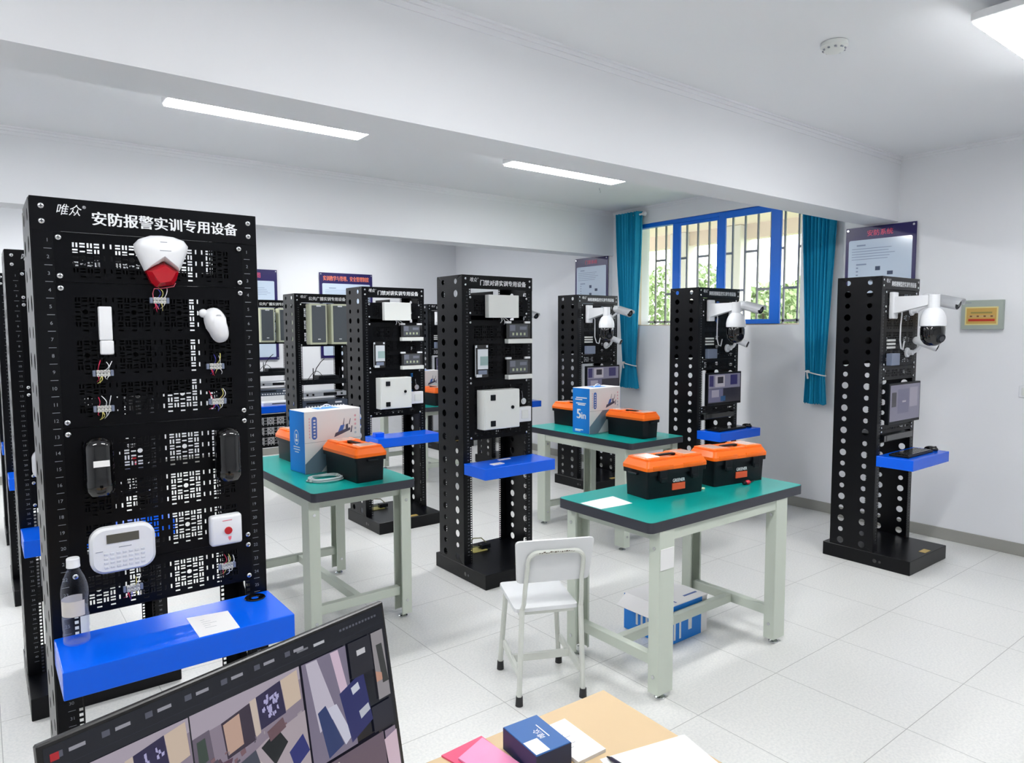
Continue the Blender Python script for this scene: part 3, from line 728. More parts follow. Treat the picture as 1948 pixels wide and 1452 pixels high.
def camera_devices(x0, y0, where, scr, full=True):
    y = y0-.004
    t = thing('dome_camera', 'white dome camera on a long arm on the ' + where, 'camera', (x0+.145, y, 1.83), 0, 'dome cameras')
    def arm():
        b = MB()
        b.box((-.04, -.03, -.092), (.04, 0, .092), .006, 2)
        o = [(-.03, 1), (.03, 1)]
        A = [(-.028, -.028, -.055), (.028, -.028, -.055), (.028, -.028, .06), (-.028, -.028, .06)]; B = [(-.026, -.25, .0), (.026, -.25, .0), (.026, -.25, .062), (-.026, -.25, .062)]
        va = [b.bm.verts.new(p) for p in A]; vb = [b.bm.verts.new(p) for p in B]
        for k in range(4): b.bm.faces.new((va[k], va[(k+1) % 4], vb[(k+1) % 4], vb[k]))
        b.bm.faces.new(va); b.bm.faces.new(vb)
        b.cyl((0, -.27, -.045), (0, -.27, .066), .036, .036, 24)
        return b.build('wall_arm', WHITEP, 35)
    put('wall_arm', cached('arm', arm), t)
    def cap():
        b = MB(); b.lathe([(.02, -.02), (.036, -.024), (.05, -.034), (.064, -.055), (.074, -.08), (.079, -.11), (.079, -.142), (.072, -.146), (0, -.146)], (0, -.27, 0), 32)
        return b.build('dome_housing', WHITEP, 40)
    put('dome_housing', cached('cap', cap), t)
    def ball():
        b = MB(); b.lathe([(0, -.146), (.07, -.146), (.0735, -.16), (.0735, -.2), (.068, -.235), (.05, -.262), (.025, -.276), (0, -.279)], (0, -.27, 0), 32)
        b.m(1)
        d = Vector((-.35, -.86, -.36)).normalized(); p = Vector((0, -.27, -.2))
        b.cyl(p+d*.06, p+d*.078, .034, .03, 24).m(2).cyl(p+d*.076, p+d*.082, .021, .019, 20)
        return b.build('camera_ball', [GLOSSBLACK, BODY, WOODT], 40)
    put('camera_ball', cached('cball', ball), t)
    put('cable', cached('dcab', lambda: MB().tube([(.02, -.06, -.02), (.05, -.05, -.06), (.06, -.04, -.14), (.06, -.04, -.24), (.09, -.035, -.3), (.13, -.03, -.31), (.15, -.03, -.25)], .005, 8).build('cable', WHITEP, True)), t)
    def bullet(key, name, label, p0, p1, r, visor):
        p0, p1 = Vector(p0), Vector(p1)
        t = thing(name, label, 'camera', (x0+p0.x, y, p0.z), 0, 'bullet cameras')
        O = Vector((p0.x, 0, p0.z))
        def bod():
            b = MB(); a, c = p0-O, p1-O; d = (c-a).normalized()
            b.cyl(a, c, r*.93, r, 24).ball(a, r*.92, 16)
            if visor:
                u = d.orthogonal(); u = Vector((0, 0, 1))-d*d.z; u.normalize(); s = d.cross(u)
                pts = []
                for k in range(9):
                    ang = PI*k/8; rr = r*1.12
                    pts.append(s*math.cos(ang)*rr+u*math.sin(ang)*rr)
                va = [b.bm.verts.new(a+(c-a)*.25+q) for q in pts]; vb = [b.bm.verts.new(c+d*(.02+.012*math.sin(PI*k/8))+q) for k, q in enumerate(pts)]
                fs = [b.bm.faces.new((va[k], va[k+1], vb[k+1], vb[k])) for k in range(8)]
                bmesh.ops.solidify(b.bm, geom=fs, thickness=.003)
            return b.build('barrel', WHITEP, 40)
        put('barrel', cached(key+'b', bod), t)
        def fr():
            b = MB(); a, c = p0-O, p1-O; d = (c-a).normalized()
            b.cyl(c-d*.002, c+d*.004, r*.9, r*.86, 24).m(1).cyl(c+d*.003, c+d*.007, r*.45, r*.4, 18)
            return b.build('lens_face', [BODY, WOODT])
        put('lens_face', cached(key+'f', fr), t)
        def br():
            b = MB(); a = (p0-O)+(p1-p0)*.25
            m = Vector((a.x-.0, -.03, a.z-.075))
            b.cyl((m.x, 0, m.z), (m.x, -.012, m.z), .036, .034, 24).cyl((m.x, -.01, m.z), (m.x, -.045, m.z), .02, .018, 16).tube([(m.x, -.04, m.z), (m.x, -.07, m.z+.02), (a.x, a.y, a.z-.01)], .013, 10)
            return b.build('mount', WHITEP, 40)
        put('mount', cached(key+'m', br), t)
        return t
    bullet('bu', 'bullet_camera', 'white bullet camera with visor, upper right of the ' + where, (.462, -.1, 1.885), (.452, -.305, 1.835), .04, True)
    bullet('bl', 'bullet_camera', 'short white bullet camera, lower one, on the ' + where, (.40, -.07, 1.585), (.44, -.19, 1.535), .03, False)
    t = thing('cable_box', 'small blue-grey box under the dome camera on the ' + where, 'junction box', (x0+.155, y, 1.455), 0, 'blue-grey boxes')
    put('case', cached('jb', lambda: MB().box((-.062, -.04, -.042), (.062, 0, .042), .004, 2).build('case', BLUEGREY)), t)
    put('terminal_strip', cached('jbt', lambda: MB().box((-.065, -.012, .075), (.05, 0, .09), .002, 1).box((-.065, -.012, .1), (.05, 0, .115), .002, 1).box((-.065, -.012, .125), (.05, 0, .14), .002, 1).build('terminal_strip', CLEARB)), t)
    t = thing('rack_monitor', 'flat monitor showing a camera view, fixed to the ' + where, 'monitor', (x0+.345, y, 1.14), 0, 'rack monitors')
    put('case', cached('rm', lambda: MB().box((-.248, -.03, -.145), (.248, 0, .145), .004, 2).build('case', BODY)), t)
    put('screen', cached(('rms', scr), lambda: screen_mesh(scr)), t, (0, -.0005, .004))
    t = thing('video_recorder', 'flat black video recorder below the monitor of the ' + where, 'recorder', (x0+.29, y0, .9), 0, 'video recorders')
    put('case', cached('nvr', lambda: MB().box((-.19, -.02, -.022), (.19, .22, .022), .003, 1).build('case', BODY)), t)
    put('front_panel', cached('nvrf', lambda: MB().box((-.19, -.026, -.02), (.19, -.0205, .02), .002, 1).box((-.224, -.024, -.02), (-.19, -.018, .02)).box((.19, -.024, -.02), (.224, -.018, .02)).build('front_panel', GLOSSBLACK)), t)
    put('support_rail', cached('nvrs', lambda: MB().box((-.23, -.004, -.03), (.23, .25, -.0235)).build('support_rail', BLACK)), t)
    if full:
        t = thing('keyboard', 'black keyboard on the blue shelf of the ' + where, 'keyboard', (x0+.26, y0-.125, .787), 0, 'keyboards')
        put('case', cached('kb', lambda: MB().box((-.2, -.065, 0), (.2, .065, .016), .004, 2).build('case', BODY)), t)
        def keys():
            b = MB()
            for r in range(5):
                for c in range(15): b.box((-.188+c*.0252, -.056+r*.023, .016), (-.167+c*.0252, -.038+r*.023, .021), .001, 1)
            return b.build('keys', GLOSSBLACK)
        o = put('keys', cached('kbk', keys), t); o['kind'] = 'stuff'
        t = thing('computer_mouse', 'black computer mouse beside the keyboard on the ' + where, 'mouse', (x0+.525, y0-.15, .787), 0, 'computer mice')
        put('shell', cached('ms', lambda: MB().ball((0, 0, .012), .03, 16, (.95, 1.6, .75)).build('shell', GLOSSBLACK, True)), t)
        put('wheel', cached('msw', lambda: MB().cyl((-.003, -.028, .028), (.003, -.028, .028), .008, None, 12).build('wheel', RUBBER)), t)
for i, (x, yv, lab, where) in enumerate(((4.913, 2.237, 'black rack of camera devices nearest the right wall poster', 'right camera rack'), (4.937, 3.774, 'black rack of camera devices standing before the window', 'window camera rack'),
                                     (4.939, 5.297, 'black rack of camera devices behind the far green-topped table', 'rear camera rack'))):
    rack((x, yv), lab, T_CAM, .787, CAM+[(.932, .992)], 'camera racks', back=(1.405, 1.938), part=(1.62, 1.93))
    camera_devices(x, yv, where, 0 if i == 0 else 1)
rack((4.94, 6.83), 'black rack of camera devices hidden behind the middle intercom rack, only its blue shelf shows', T_CAM, .787, CAM, 'camera racks', False, back=(1.405, 1.938), part=(1.62, 1.93))
camera_devices(4.94, 6.83, 'hidden camera rack', 1, False)
rack((5.0, 8.42), 'farthest black rack of camera devices, in the gap between the two intercom racks', T_CAM, .787, CAM, 'camera racks', False, back=(1.405, 1.938), part=(1.62, 1.93))
camera_devices(5.0, 8.42, 'farthest camera rack', 1, False)

# ------------------------------------------------------------------ public address racks
PA = [(1.51, 1.938), (.27, .672)]
def pa_devices(x0, y0, where):
    y = y0-.004
    for i, xx in enumerate((.196, .415)):
        t = thing('column_speaker', ('left' if i == 0 else 'right')+' cream loudspeaker with a grey grille on the '+where, 'loudspeaker', (x0+xx, y, 1.73), 0, 'loudspeakers')
        put('cabinet', cached('sp', lambda: MB().box((-.088, -.11, -.2), (.088, 0, .2), .008, 2).build('cabinet', SPKB)), t)
        put('grille', cached('spg', lambda: MB().box((-.07, -.116, -.178), (.07, -.109, .182), .003, 1).build('grille', SPKG)), t)
        put('badge', cached('spb', lambda: MB().box((-.014, -.118, -.152), (.014, -.1155, -.143), .001, 1).box((-.024, -.118, .17), (.024, -.1155, .184), .001, 1).build('badge', WHITEP)), t)
    t = thing('wireless_receiver', 'black wireless receiver with antennas on the ' + where, 'receiver', (x0+.29, y0, 1.155), 0, 'receivers')
    put('case', cached('rx', lambda: MB().box((-.225, -.01, -.025), (.225, .2, .025), .003, 1).box((-.06, 0, .025), (.15, .16, .06), .004, 1).build('case', BODY)), t)
    for xx in (-.12, .16): put('antenna', cached('an', lambda: MB().cyl((0, -.005, .02), (0, -.005, .14), .006, .004, 10).cyl((0, -.005, .0), (0, -.005, .03), .009, None, 10).build('antenna', BODY)), t, (xx, 0, 0))
    def cb():
        b = MB(); b.tube([(-.14, -.03, -.02), (-.13, -.04, .06), (-.1, -.04, .14), (-.05, -.03, .2), (.0, -.0, .23)], .004, 8); b.tube(arc((-.2, -.02, .0), (.0, -.02, .0), (0, -.02, .11), 12), .003, 6)
        return b.build('cables', BODY, True)
    put('cables', cached('rxc', cb), t)
    t = thing('amplifier', 'silver rack amplifier with dark knobs on the ' + where, 'amplifier', (x0+.29, y0, 1.03), 0, 'amplifiers')
    put('case', cached('am', lambda: MB().box((-.225, -.01, -.022), (.225, .24, .022), .003, 1).build('case', AMP)), t)
    def fp():
        b = MB(); b.m(0).box((-.02, -.013, -.015), (.12, -.009, .015)).m(1)
        for xx in (-.19, -.13, .17): b.cyl((xx, -.022, 0), (xx, -.01, 0), .01, None, 14)
        return b.build('front_controls', [BODY, GLOSSBLACK])
    put('front_controls', cached('amf', fp), t)
    t = thing('mixer_unit', 'slate-coloured mixer unit above the blue shelf of the ' + where, 'mixer', (x0+.29, y0, .93), 0, 'mixers')
    put('case', cached('mx', lambda: MB().box((-.235, -.012, -.04), (.235, .24, .04), .003, 1).build('case', MIXM)), t)
    def mk():
        b = MB(); b.m(0)
        for k in range(14): b.box((-.21+k*.03, -.018, -.025), (-.195+k*.03, -.011, -.012))
        b.m(1).box((-.2, -.014, .006), (.02, -.0115, .024)).m(0).box((.1, -.016, .005), (.17, -.0115, .022))
        return b.build('buttons', [WHITEP, BODY])
    put('buttons', cached('mxk', mk), t)
    t = thing('disc_player', 'white disc player sitting on the blue shelf of the ' + where, 'disc player', (x0+.29, y0-.11, .787), 0, 'disc players')
    put('case', cached('dp', lambda: MB().box((-.2, -.1, 0), (.2, .1, .045), .004, 2).build('case', WHITEP)), t)
    put('tray_slot', cached('dps', lambda: MB().box((-.1, -.1015, .02), (.06, -.0995, .03)).build('tray_slot', BODY)), t)
rack((2.459, 6.66), 'black public address rack with two loudspeakers, left of the second intercom rack', T_PA, .787, PA, 'public address racks')
pa_devices(2.459, 6.66, 'near broadcast rack')
rack((2.5, 8.3), 'black public address rack farthest back, just right of the large front rack', T_PA, .787, PA, 'public address racks')
pa_devices(2.5, 8.3, 'far broadcast rack')

# ------------------------------------------------------------------ work tables
TZ = .83
def table_parts(t):
    L, W = 1.227, .609
    b = MB(); b.prism(rrect(L, W, .025, 4), lambda u, v: (u, v, TZ-.048), lambda u, v: (u, v, TZ-.0015)); top = put('tabletop', b.build('tabletop', EDGE, 30), t)
    b = MB(); b.prism(rrect(L-.004, W-.004, .024, 4), lambda u, v: (u, v, TZ-.0015), lambda u, v: (u, v, TZ)); put('work_mat', b.build('work_mat', GREEN), top)
    lx, ly = L/2-.062, W/2-.004; PX = {-1: -lx, 1: lx-.085}; cx = (PX[1]+PX[-1])/2
    def leg():
        b = MB()
        b.box((-.1, -.002, .03), (0, 0, TZ-.048), .0008, 1).box((-.002, 0, .03), (0, .058, TZ-.048)).box((-.1, 0, .03), (-.098, .058, TZ-.048))
        b.box((-.012, .0555, .03), (-.002, .0578, TZ-.048)).box((-.098, .0555, .03), (-.088, .0578, TZ-.048))
        b.m(1)
        for z in (.11, .70): b.cyl((.0, .028, z), (.004, .028, z), .009, None, 6).cyl((-.1, .028, z), (-.104, .028, z), .009, None, 6)
        b.m(0)
        return b.build('leg', [FRAME, STEEL])
    def foot():
        b = MB(); b.lathe([(0, 0), (.026, 0), (.026, .006), (.014, .014), (.007, .016), (.007, .04), (0, .04)], (-.05, .03, 0), 18); return b.build('levelling_foot', STEEL, 40)
    for sx in (-1, 1):
        for sy in (-1, 1):
            rot = 0 if sx > 0 else PI
            me = cached('leg', leg)
            if sx*sy < 0:      # front right, back left: plain turn
                o = put('leg', me, t, (PX[sx], sy*ly, 0), (0, 0, 0 if sx > 0 else PI))
            else:
                def mirror():
                    m2 = cached('leg', leg).copy(); m2.transform(Matrix.Diagonal((-1, 1, 1, 1))); m2.flip_normals(); return m2
                o = put('leg', cached('leg_m', mirror), t, (PX[sx], sy*ly, 0), (0, 0, 0 if sx < 0 else PI))
            put('levelling_foot', cached('lfoot', foot), o, (0 if sx*sy < 0 else .1, 0, 0))
    def rails():
        b = MB()
        for s in (-1, 1):
            b.box((PX[-1]+.1, s*ly-s*.004, TZ-.1), (PX[1]-.1, s*ly-s*.03, TZ-.048)); b.box((PX[s]-s*.02, -ly+.06, TZ-.1), (PX[s]-s*.06, ly-.06, TZ-.048))
        return b.build('apron', FRAME)
    put('apron', cached('apron', rails), t)
    def hbar(): return MB().box((-.02, -ly+.058, .14), (.02, ly-.058, .19), .002, 1).build('side_rail', FRAME)
    for s in (-1, 1): put('side_rail', cached('siderail', hbar), t, (PX[s]-s*.05, 0, 0))
    put('centre_rail', cached('crail', lambda: MB().box((PX[-1]+.07, -.02, .142), (PX[1]-.07, .02, .188), .002, 1).build('centre_rail', FRAME)), t)
LABT = ['green-topped work table with two orange-lidded toolboxes, beside the white chair', 'green-topped work table behind the large front rack, carrying a coil of cable',
        'green-topped work table in front of the window wall, carrying a box and two toolboxes', 'green-topped work table far back in the gap between the two intercom racks']
t1 = thing('work_table', LABT[0], 'table', (2.8865, 2.2735, 0), 0, 'green-topped work tables'); table_parts(t1)
for (x, y), l in zip(((1.63, 4.024), (4.076, 4.08), (4.108, 7.093)), LABT[1:]): relabel(copy_tree(t1), (x, y, 0), l, PI/2)
put('paper_label', MB().box((-.546, -.3045, .605), (-.456, -.3026, .7)).build('paper_label', PAPER), t1)

# ------------------------------------------------------------------ toolboxes
def toolbox_parts(t):
    L, W = .36, .165
    def frus(b, l0, w0, z0, l1, w1, z1, r=.012):
        o0, o1 = rrect(l0, w0, r), rrect(l1, w1, r)
        n = len(o0); A = [b.bm.verts.new((*p, z0)) for p in o0]; B = [b.bm.verts.new((*p, z1)) for p in o1]
        fs = [b.bm.faces.new((A[k], A[(k+1) % n], B[(k+1) % n], B[k])) for k in range(n)]+[b.bm.faces.new(A), b.bm.faces.new(B)]
        b._t(fs)
    def body():
        b = MB(); frus(b, L-.01, W-.008, 0, L, W, .118); frus(b, L+.018, W+.018, .112, L+.02, W+.02, .136, .014)
        for s in (-1, 1): b.box((s*(L/2+.008), -.03, .112), (s*(L/2+.03), .03, .122), .003, 1)
        return b.build('body', BODY, 30)
    bo = put('body', cached('tbx', body), t)
    def lid():
        b = MB(); l, w = L+.024, W+.024
        frus(b, l, w, .134, l, w, .15, .016); frus(b, l, w, .15, l-.03, w-.03, .178, .016)
        for s in (-1, 1): frus2 = b.box((s*.055, -w/2+.02, .165), (s*(l/2-.02), w/2-.02, .189), .006, 2)
        b.box((-.06, -.068, .165), (.06, -.035, .186), .005, 2).box((-.06, .035, .165), (.06, .068, .186), .005, 2)
        b.box((-.16, -w/2-.002, .136), (-.03, -w/2+.02, .158), .004, 2).box((.03, -w/2-.002, .136), (.16, -w/2+.02, .158), .004, 2)
        return b.build('lid', ORANGE, 30)
    li = put('lid', cached('tbl', lid), t)
    put('handle', cached('tbh', lambda: MB().box((-.055, -.012, .184), (.055, .012, .192), .003, 2).box((-.058, -.01, .175), (-.045, .01, .19)).box((.045, -.01, .175), (.058, .01, .19)).build('handle', BODY)), li)
    for s in (-1, 1): put('parts_tray', cached('tbw', lambda: MB().box((-.04, -.05, 0), (.04, .05, .003), .001, 1).build('parts_tray', mat('clear_tray', (246, 206, 190), .12, coat=.5))), li, (s*.118, 0, .188))
    for s in (-1, 1): put('latch', cached('tblt', lambda: MB().box((-.024, -.016, .085), (.024, 0, .134), .003, 2).box((-.02, -.022, .078), (.02, -.006, .1), .004, 2).build('latch', BODY)), bo, (s*.1, -W/2-.004, 0))
    def lab():
        b = MB(); y = -W/2-.0012
        b.m(0).box((.012, y-.001, .03), (.093, y+.009, .062)).m(1)
        put_text(b, 'GREENER', Matrix.Translation((0, y+.001-.002, 0)) @ FRONT, .014, .068, .076, .016, bold=.02)
        return b.build('sticker', [mat('orange_label', (232, 92, 52), .4), TITLE], normals=False)
    put('sticker', cached('tbs', lab), bo, (-.04, 0, 0))
TB = [((2.78, 2.32), -7.4, 'orange-lidded black toolbox on the near table, left of two'), ((3.268, 2.285), -7.9, 'orange-lidded black toolbox on the near table, right of two'),
      ((1.687, 3.685), 93.5, 'orange-lidded black toolbox in front of the white box on the left table'), ((1.632, 4.362), 91, 'orange-lidded black toolbox mostly hidden behind the white box on the left table'),
      ((4.082, 3.742), 90.5, 'orange-lidded black toolbox right of the blue and white box on the far table'), ((4.14, 4.47), 90, 'orange-lidded black toolbox left of the blue and white box on the far table'),
      ((4.06, 6.74), 90, 'orange-lidded black toolbox glimpsed in the gap between the two intercom racks')]
tb = None
for (x, y), a, l in TB:
    if tb is None:
        tb = thing('toolbox', l, 'toolbox', (x, y, TZ), math.radians(a), 'orange-lidded toolboxes'); tb.scale = (1.06, 1.06, 1.06); toolbox_parts(tb)
    else: relabel(copy_tree(tb), (x, y, TZ), l, math.radians(a))

# ------------------------------------------------------------------ kit boxes
def kit_box(loc, rot, label, face):
    t = thing('kit_box', label, 'box', loc, rot, 'blue and white kit boxes')
    w, d, h = .372, .19, .368
    def body():
        b = MB(); b.m(0).box((0, 0, 0), (w, d, h), .003, 1).m(1).box((-.0008, .002, .002), (.0, d-.002, h-.002)).box((w, .002, .002), (w+.0008, d-.002, h-.002)).box((.12, .06, h), (.27, .16, h+.0006))
        b.m(2).box((.001, -.0006, .182), (w-.001, 0, .184))
        return b.build('carton', [CARD, CBLUE, GREYP])
    put('carton', cached('kbx', body), t)
    def pr():
        b = MB(); M = FRONT; y = -.0012
        P = lambda pts, m: b.m(m).poly([(u, y, v) for u, v in pts])
        P(rrect(.034, .135, .016, 5, .062, .267), 0)
        b.m(1)
        for k in range(6): P([(.054, .21+k*.019), (.071, .21+k*.019), (.071, .222+k*.019), (.054, .222+k*.019)], 1)
        y = -.0018
        for k in range(6): P([(.056, .212+k*.019), (.069, .212+k*.019), (.069, .2205+k*.019), (.056, .2205+k*.019)], 2)
        y = -.0012
        for k in range(7): P([(.028, .21+k*.018), (.034, .21+k*.018), (.034, .222+k*.018), (.028, .222+k*.018)], 3)
        for k, c in enumerate((3, 3, 3, 1, 1)): P(rrect(.014, .014, .006, 3, .335, .32-.026*k), c)
        # tool picture and grey swoosh
        P([(.19, .2), (.24, .215), (.3, .235), (.3, .25), (.25, .24), (.2, .225)], 4); P([(.215, .228), (.25, .238), (.262, .27), (.235, .268)], 0); P([(.268, .24), (.285, .24), (.285, .275), (.27, .27)], 4)
        P([(.25, .27), (.256, .27), (.262, .31), (.259, .31)], 4); P([(.29, .27), (.296, .268), (.304, .305), (.3, .305)], 4); P([(.3, .22), (.31, .22), (.315, .26), (.309, .26)], 4)
        P([(.0, .0), (.1, .0), (.26, .17), (.3, .182), (.15, .182), (.0, .06)], 5)
        return b.build('print', [mat('print_blue', (70, 110, 190), .5), mat('print_grey', (180, 190, 205), .5), CARD, mat('print_rose', (226, 170, 184), .5), mat('print_dark', (74, 76, 96), .5), CGREY], normals=False)
    put('print', cached('kbp', pr), t)
    def fl():
        b = MB(); M = Matrix.Translation((-.0014, d, 0)) @ FACEX; X = -.0014
        Q = lambda y0, z0, y1, z1: b.poly([(X, y0, z0), (X, y1, z0), (X, y1, z1), (X, y0, z1)])
        if face == 0:
            for k in range(24):
                a = 2*PI*k/24; a2 = 2*PI*(k+1)/24; 
                b.poly([(X, .1+.03*math.cos(q)*r, .21+.045*math.sin(q)*r) for q, r in ((a, 1), (a2, 1), (a2, .88), (a, .88))])
            Q(.085, .185, .115, .2); Q(.09, .205, .11, .23); Q(.06, .15, .14, .155); Q(.06, .135, .14, .14); Q(.075, .12, .125, .125)
        else:
            for z, a, c in ((.285, .04, .16), (.27, .03, .11), (.24, .04, .15), (.228, .06, .14), (.025, .03, .12), (.015, .03, .09)): Q(d-c, z, d-a, z+.008)
            put_text(b, '5', M, .05, .12, None, .075, bold=.03); put_text(b, 'in', M, .1, .12, None, .05, bold=.03)
        return b.build('end_print', TITLE, normals=False)
    put('end_print', cached(('kbf', face), fl), t)
    def hd():
        b = MB(); b.tube(arc((.15, d/2, h), (.24, d/2, h), (0, 0, .022), 10), .004, 8); return b.build('carry_handle', WHITEP, True)
    put('carry_handle', cached('kbh', hd), t)
kit_box((1.481, 3.904, TZ), math.radians(6), 'blue and white kit box standing behind the toolbox on the left table', 0)
kit_box((3.855, 3.99, TZ), math.radians(3), 'blue and white kit box standing between two toolboxes on the far table', 1)
kit_box((3.93, 6.95, TZ), math.radians(2), 'blue and white kit box glimpsed in the gap between the two intercom racks', 1)
def floor_carton():
    t = thing('open_carton', 'opened blue and white carton on the floor under the near table', 'box', (2.8, 2.305, 0), 0)
    w, d, h = .335, .31, .205
    b = MB(); b.m(0).box((0, 0, 0), (w, d, h), .003, 1).m(1).box((-.001, .002, .002), (0, d-.002, h-.004)).box((.002, -.001, .002), (w*.84, 0, h-.03)); put('carton', b.build('carton', [CARD, CBLUE]), t)
    b = MB(); b.box((.0, -.004, h-.002), (w, d*.55, h+.006), .002, 1).m(1).box((.002, -.006, h-.03), (w*.84, -.004, h+.004)).m(2).box((.05, .03, h+.006), (.065, .16, h+.0066)).box((.2, .05, h+.006), (.31, .064, h+.0066)).box((.09, .02, h+.006), (.1, .1, h+.0066))
    put('lid_flap', b.build('lid_flap', [CARD, CBLUE, mat('print_blue2', (84, 110, 170), .5)]), t)
    b = MB(); Rm = Matrix.Translation((0, d*.5, h)) @ Matrix.Rotation(math.radians(-35), 4, 'Y'); b.box((-.09, -d*.45, 0), (0, d*.45, .003), 0, 1, Rm); put('side_flap', b.build('side_flap', CARD), t)
    b = MB(); M = Matrix.Translation((-.0016, d, 0)) @ FACEX
    for k in range(3): b.poly([(-.0016, d-.09-.035*k, .05), (-.0016, d-.105-.035*k, .05), (-.0016, d-.105-.035*k, .16-.02*k), (-.0016, d-.09-.035*k, .16-.02*k)])
    for k in range(2): b.poly([(.05+.045*k, -.0016, .02), (.065+.045*k, -.0016, .02), (.065+.045*k, -.0016, .11), (.05+.045*k, -.0016, .11)])
    b.poly([(.17, -.0016, .05), (.2, -.0016, .05), (.2, -.0016, .14), (.17, -.0016, .14)])
    put('print', b.build('print', TITLE, normals=False), t)
floor_carton()

# ------------------------------------------------------------------ chair
def chair():
    t = thing('school_chair', 'small worn white chair with tube frame in front of the near table', 'chair', (1.847, 2.384, 0), math.radians(-24.85))
    b = MB(); b.prism(rrect(.3, .35, .02, 4, .15, .178), lambda u, v: (u, v, .404), lambda u, v: (u, v, .42), .003); put('seat', b.build('seat', CHAIRW, 30), t)
    b = MB(); o = rrect(.352, .205, .018, 4, .176, .642)
    lean = lambda v: -.008-.2*(v-.54)
    b.prism([(u+.0*(v-.54)+(u-.176)*.04*(v-.64)/.1, v) for u, v in o], lambda u, v: (u, lean(v)+.012, v), lambda u, v: (u, lean(v), v), .003); put('backrest', b.build('backrest', CHAIRW, 30), t)
    up = []
    L0, L1 = Vector((.0075, -.047, .028)), Vector((.03, -.012, .42))
    R0, R1 = Vector((.308, -.04, .028)), Vector((.305, -.012, .42))
    pts = [Vector((.036, -.022, .45)), Vector((.046, lean(.56)-.012, .56)), Vector((.05, lean(.63)-.012, .63))]
    for k in range(7):
        a = PI-PI/2*k/6; pts.append(Vector((.095+.045*math.cos(a), lean(.645+.045*math.sin(a))-.012, .645+.045*math.sin(a))))
    for k in range(7):
        a = PI/2-PI/2*k/6; pts.append(Vector((.262+.045*math.cos(a), lean(.645+.045*math.sin(a))-.012, .645+.045*math.sin(a))))
    pts += [Vector((.305, lean(.56)-.012, .56)), Vector((.305, -.022, .45))]
    b = MB(); b.tube([L1]+pts+[R1], .0105, 8); put('back_frame', b.build('back_frame', CHAIRM, True), t)
    for p, q in ((L0, L1), (R0, R1), (Vector((-.0056, .262+.04, .028)), Vector((.025, .3, .405))), (Vector((.2946, .263+.04, .028)), Vector((.275, .3, .405)))):
        b = MB(); b.tube([p, q], .0125, 8); l = put('leg', b.build('leg', CHAIRM, True), t)
        b = MB(); b.cyl((p.x, p.y, 0), (p.x+.001, p.y, .042), .0175, .0155, 12); put('rubber_foot', b.build('rubber_foot', RUBBER, 30), l)
    b = MB(); z = .135
    b.box((.004, -.03, z-.018), (.02, .29, z+.018), .002, 1).box((.29, -.03, z-.018), (.306, .29, z+.018), .002, 1).box((.01, .12, z-.018), (.3, .136, z+.018), .002, 1); put('stretcher', b.build('stretcher', CHAIRM), t)
    for yy in (.01, .31):
        b = MB(); b.box((.02, yy, .388), (.28, yy+.02, .404)); put('seat_rail', b.build('seat_rail', CHAIRM), t)
    b = MB(); rnd = random.Random(4)
    for k in range(16):
        x = .1+.155*k/15; zz = .6935+rnd.uniform(-.004, .001); w = rnd.uniform(.003, .007); h = rnd.uniform(.001, .0035)
        y = lean(zz)-.0232
        b.poly([(x-w, y, zz-h), (x+w, y-.0, zz-h*.6), (x+w*.8, y, zz+h), (x-w*.7, y, zz+h*.8)])
    put('paint_chips', b.build('paint_chips', mat('chipped_brown', (96, 84, 70), .8), normals=False), t)['kind'] = 'stuff'
chair()

# ------------------------------------------------------------------ small things on tables and shelves
def sheet(name, pts, z, label, m=PAPER, th=.0012, cat='paper', droop=None, **k):
    cx = sum(p[0] for p in pts)/len(pts); cy = sum(p[1] for p in pts)/len(pts)
    b = MB(); o = [(p[0]-cx, p[1]-cy) for p in pts]
    b.prism(o, lambda u, v: (u, v, 0), lambda u, v: (u, v, th)); 
    if k.get('lines'):
        b.m(1)
        for i in range(k['lines']):
            a = .25+.5*i/k['lines']
            p = [Vector(o[0]).lerp(Vector(o[3 % len(o)]), a), Vector(o[1]).lerp(Vector(o[2]), a)]; e = .012
            q = [Vector(o[0]).lerp(Vector(o[3 % len(o)]), a+e), Vector(o[1]).lerp(Vector(o[2]), a+e)]
            s0, s1 = .25, .25+.3*((i*7) % 5)/5+.1
            b.poly([(*p[0].lerp(p[1], s0), th+.0003), (*p[0].lerp(p[1], s1), th+.0003), (*q[0].lerp(q[1], s1), th+.0003), (*q[0].lerp(q[1], s0), th+.0003)])
    o = put(name, b.build(name, [m, GREYP]), None, (cx, cy, z)); return tag(o, label, cat, k.get('group'))
sheet('paper_sheet', [(2.28, 2.42), (2.279, 2.28), (2.40, 2.268), (2.477, 2.266), (2.505, 2.422)], TZ, 'white paper sheet on the left end of the near table')
sheet('paper_sheet', [(.45, 2.167), (.562, 2.148), (.556, 2.004), (.448, 2.007)], .823, 'white paper sheet on the blue shelf of the front rack', lines=5)
sheet('key_card', [(2.63, 3.66), (2.72, 3.665), (2.722, 3.62), (2.632, 3.615)], .787, 'white card lying left on the blue shelf of the middle intercom rack', WHITEP, .004, 'card', group='white cards')
sheet('key_card', [(2.76, 3.75), (2.86, 3.755), (2.862, 3.735), (2.762, 3.73)], .787, 'white card lying at the back of the blue shelf of the middle intercom rack', WHITEP, .004, 'card', group='white cards')
b = MB(); b.box((-.04, -.03, 0), (.04, .03, .035), .003, 1); tag(put('small_box', b.build('small_box', BLUE), None, (2.6, 5.2, .787)), 'small blue box on the shelf of the intercom rack behind the left table', 'box')
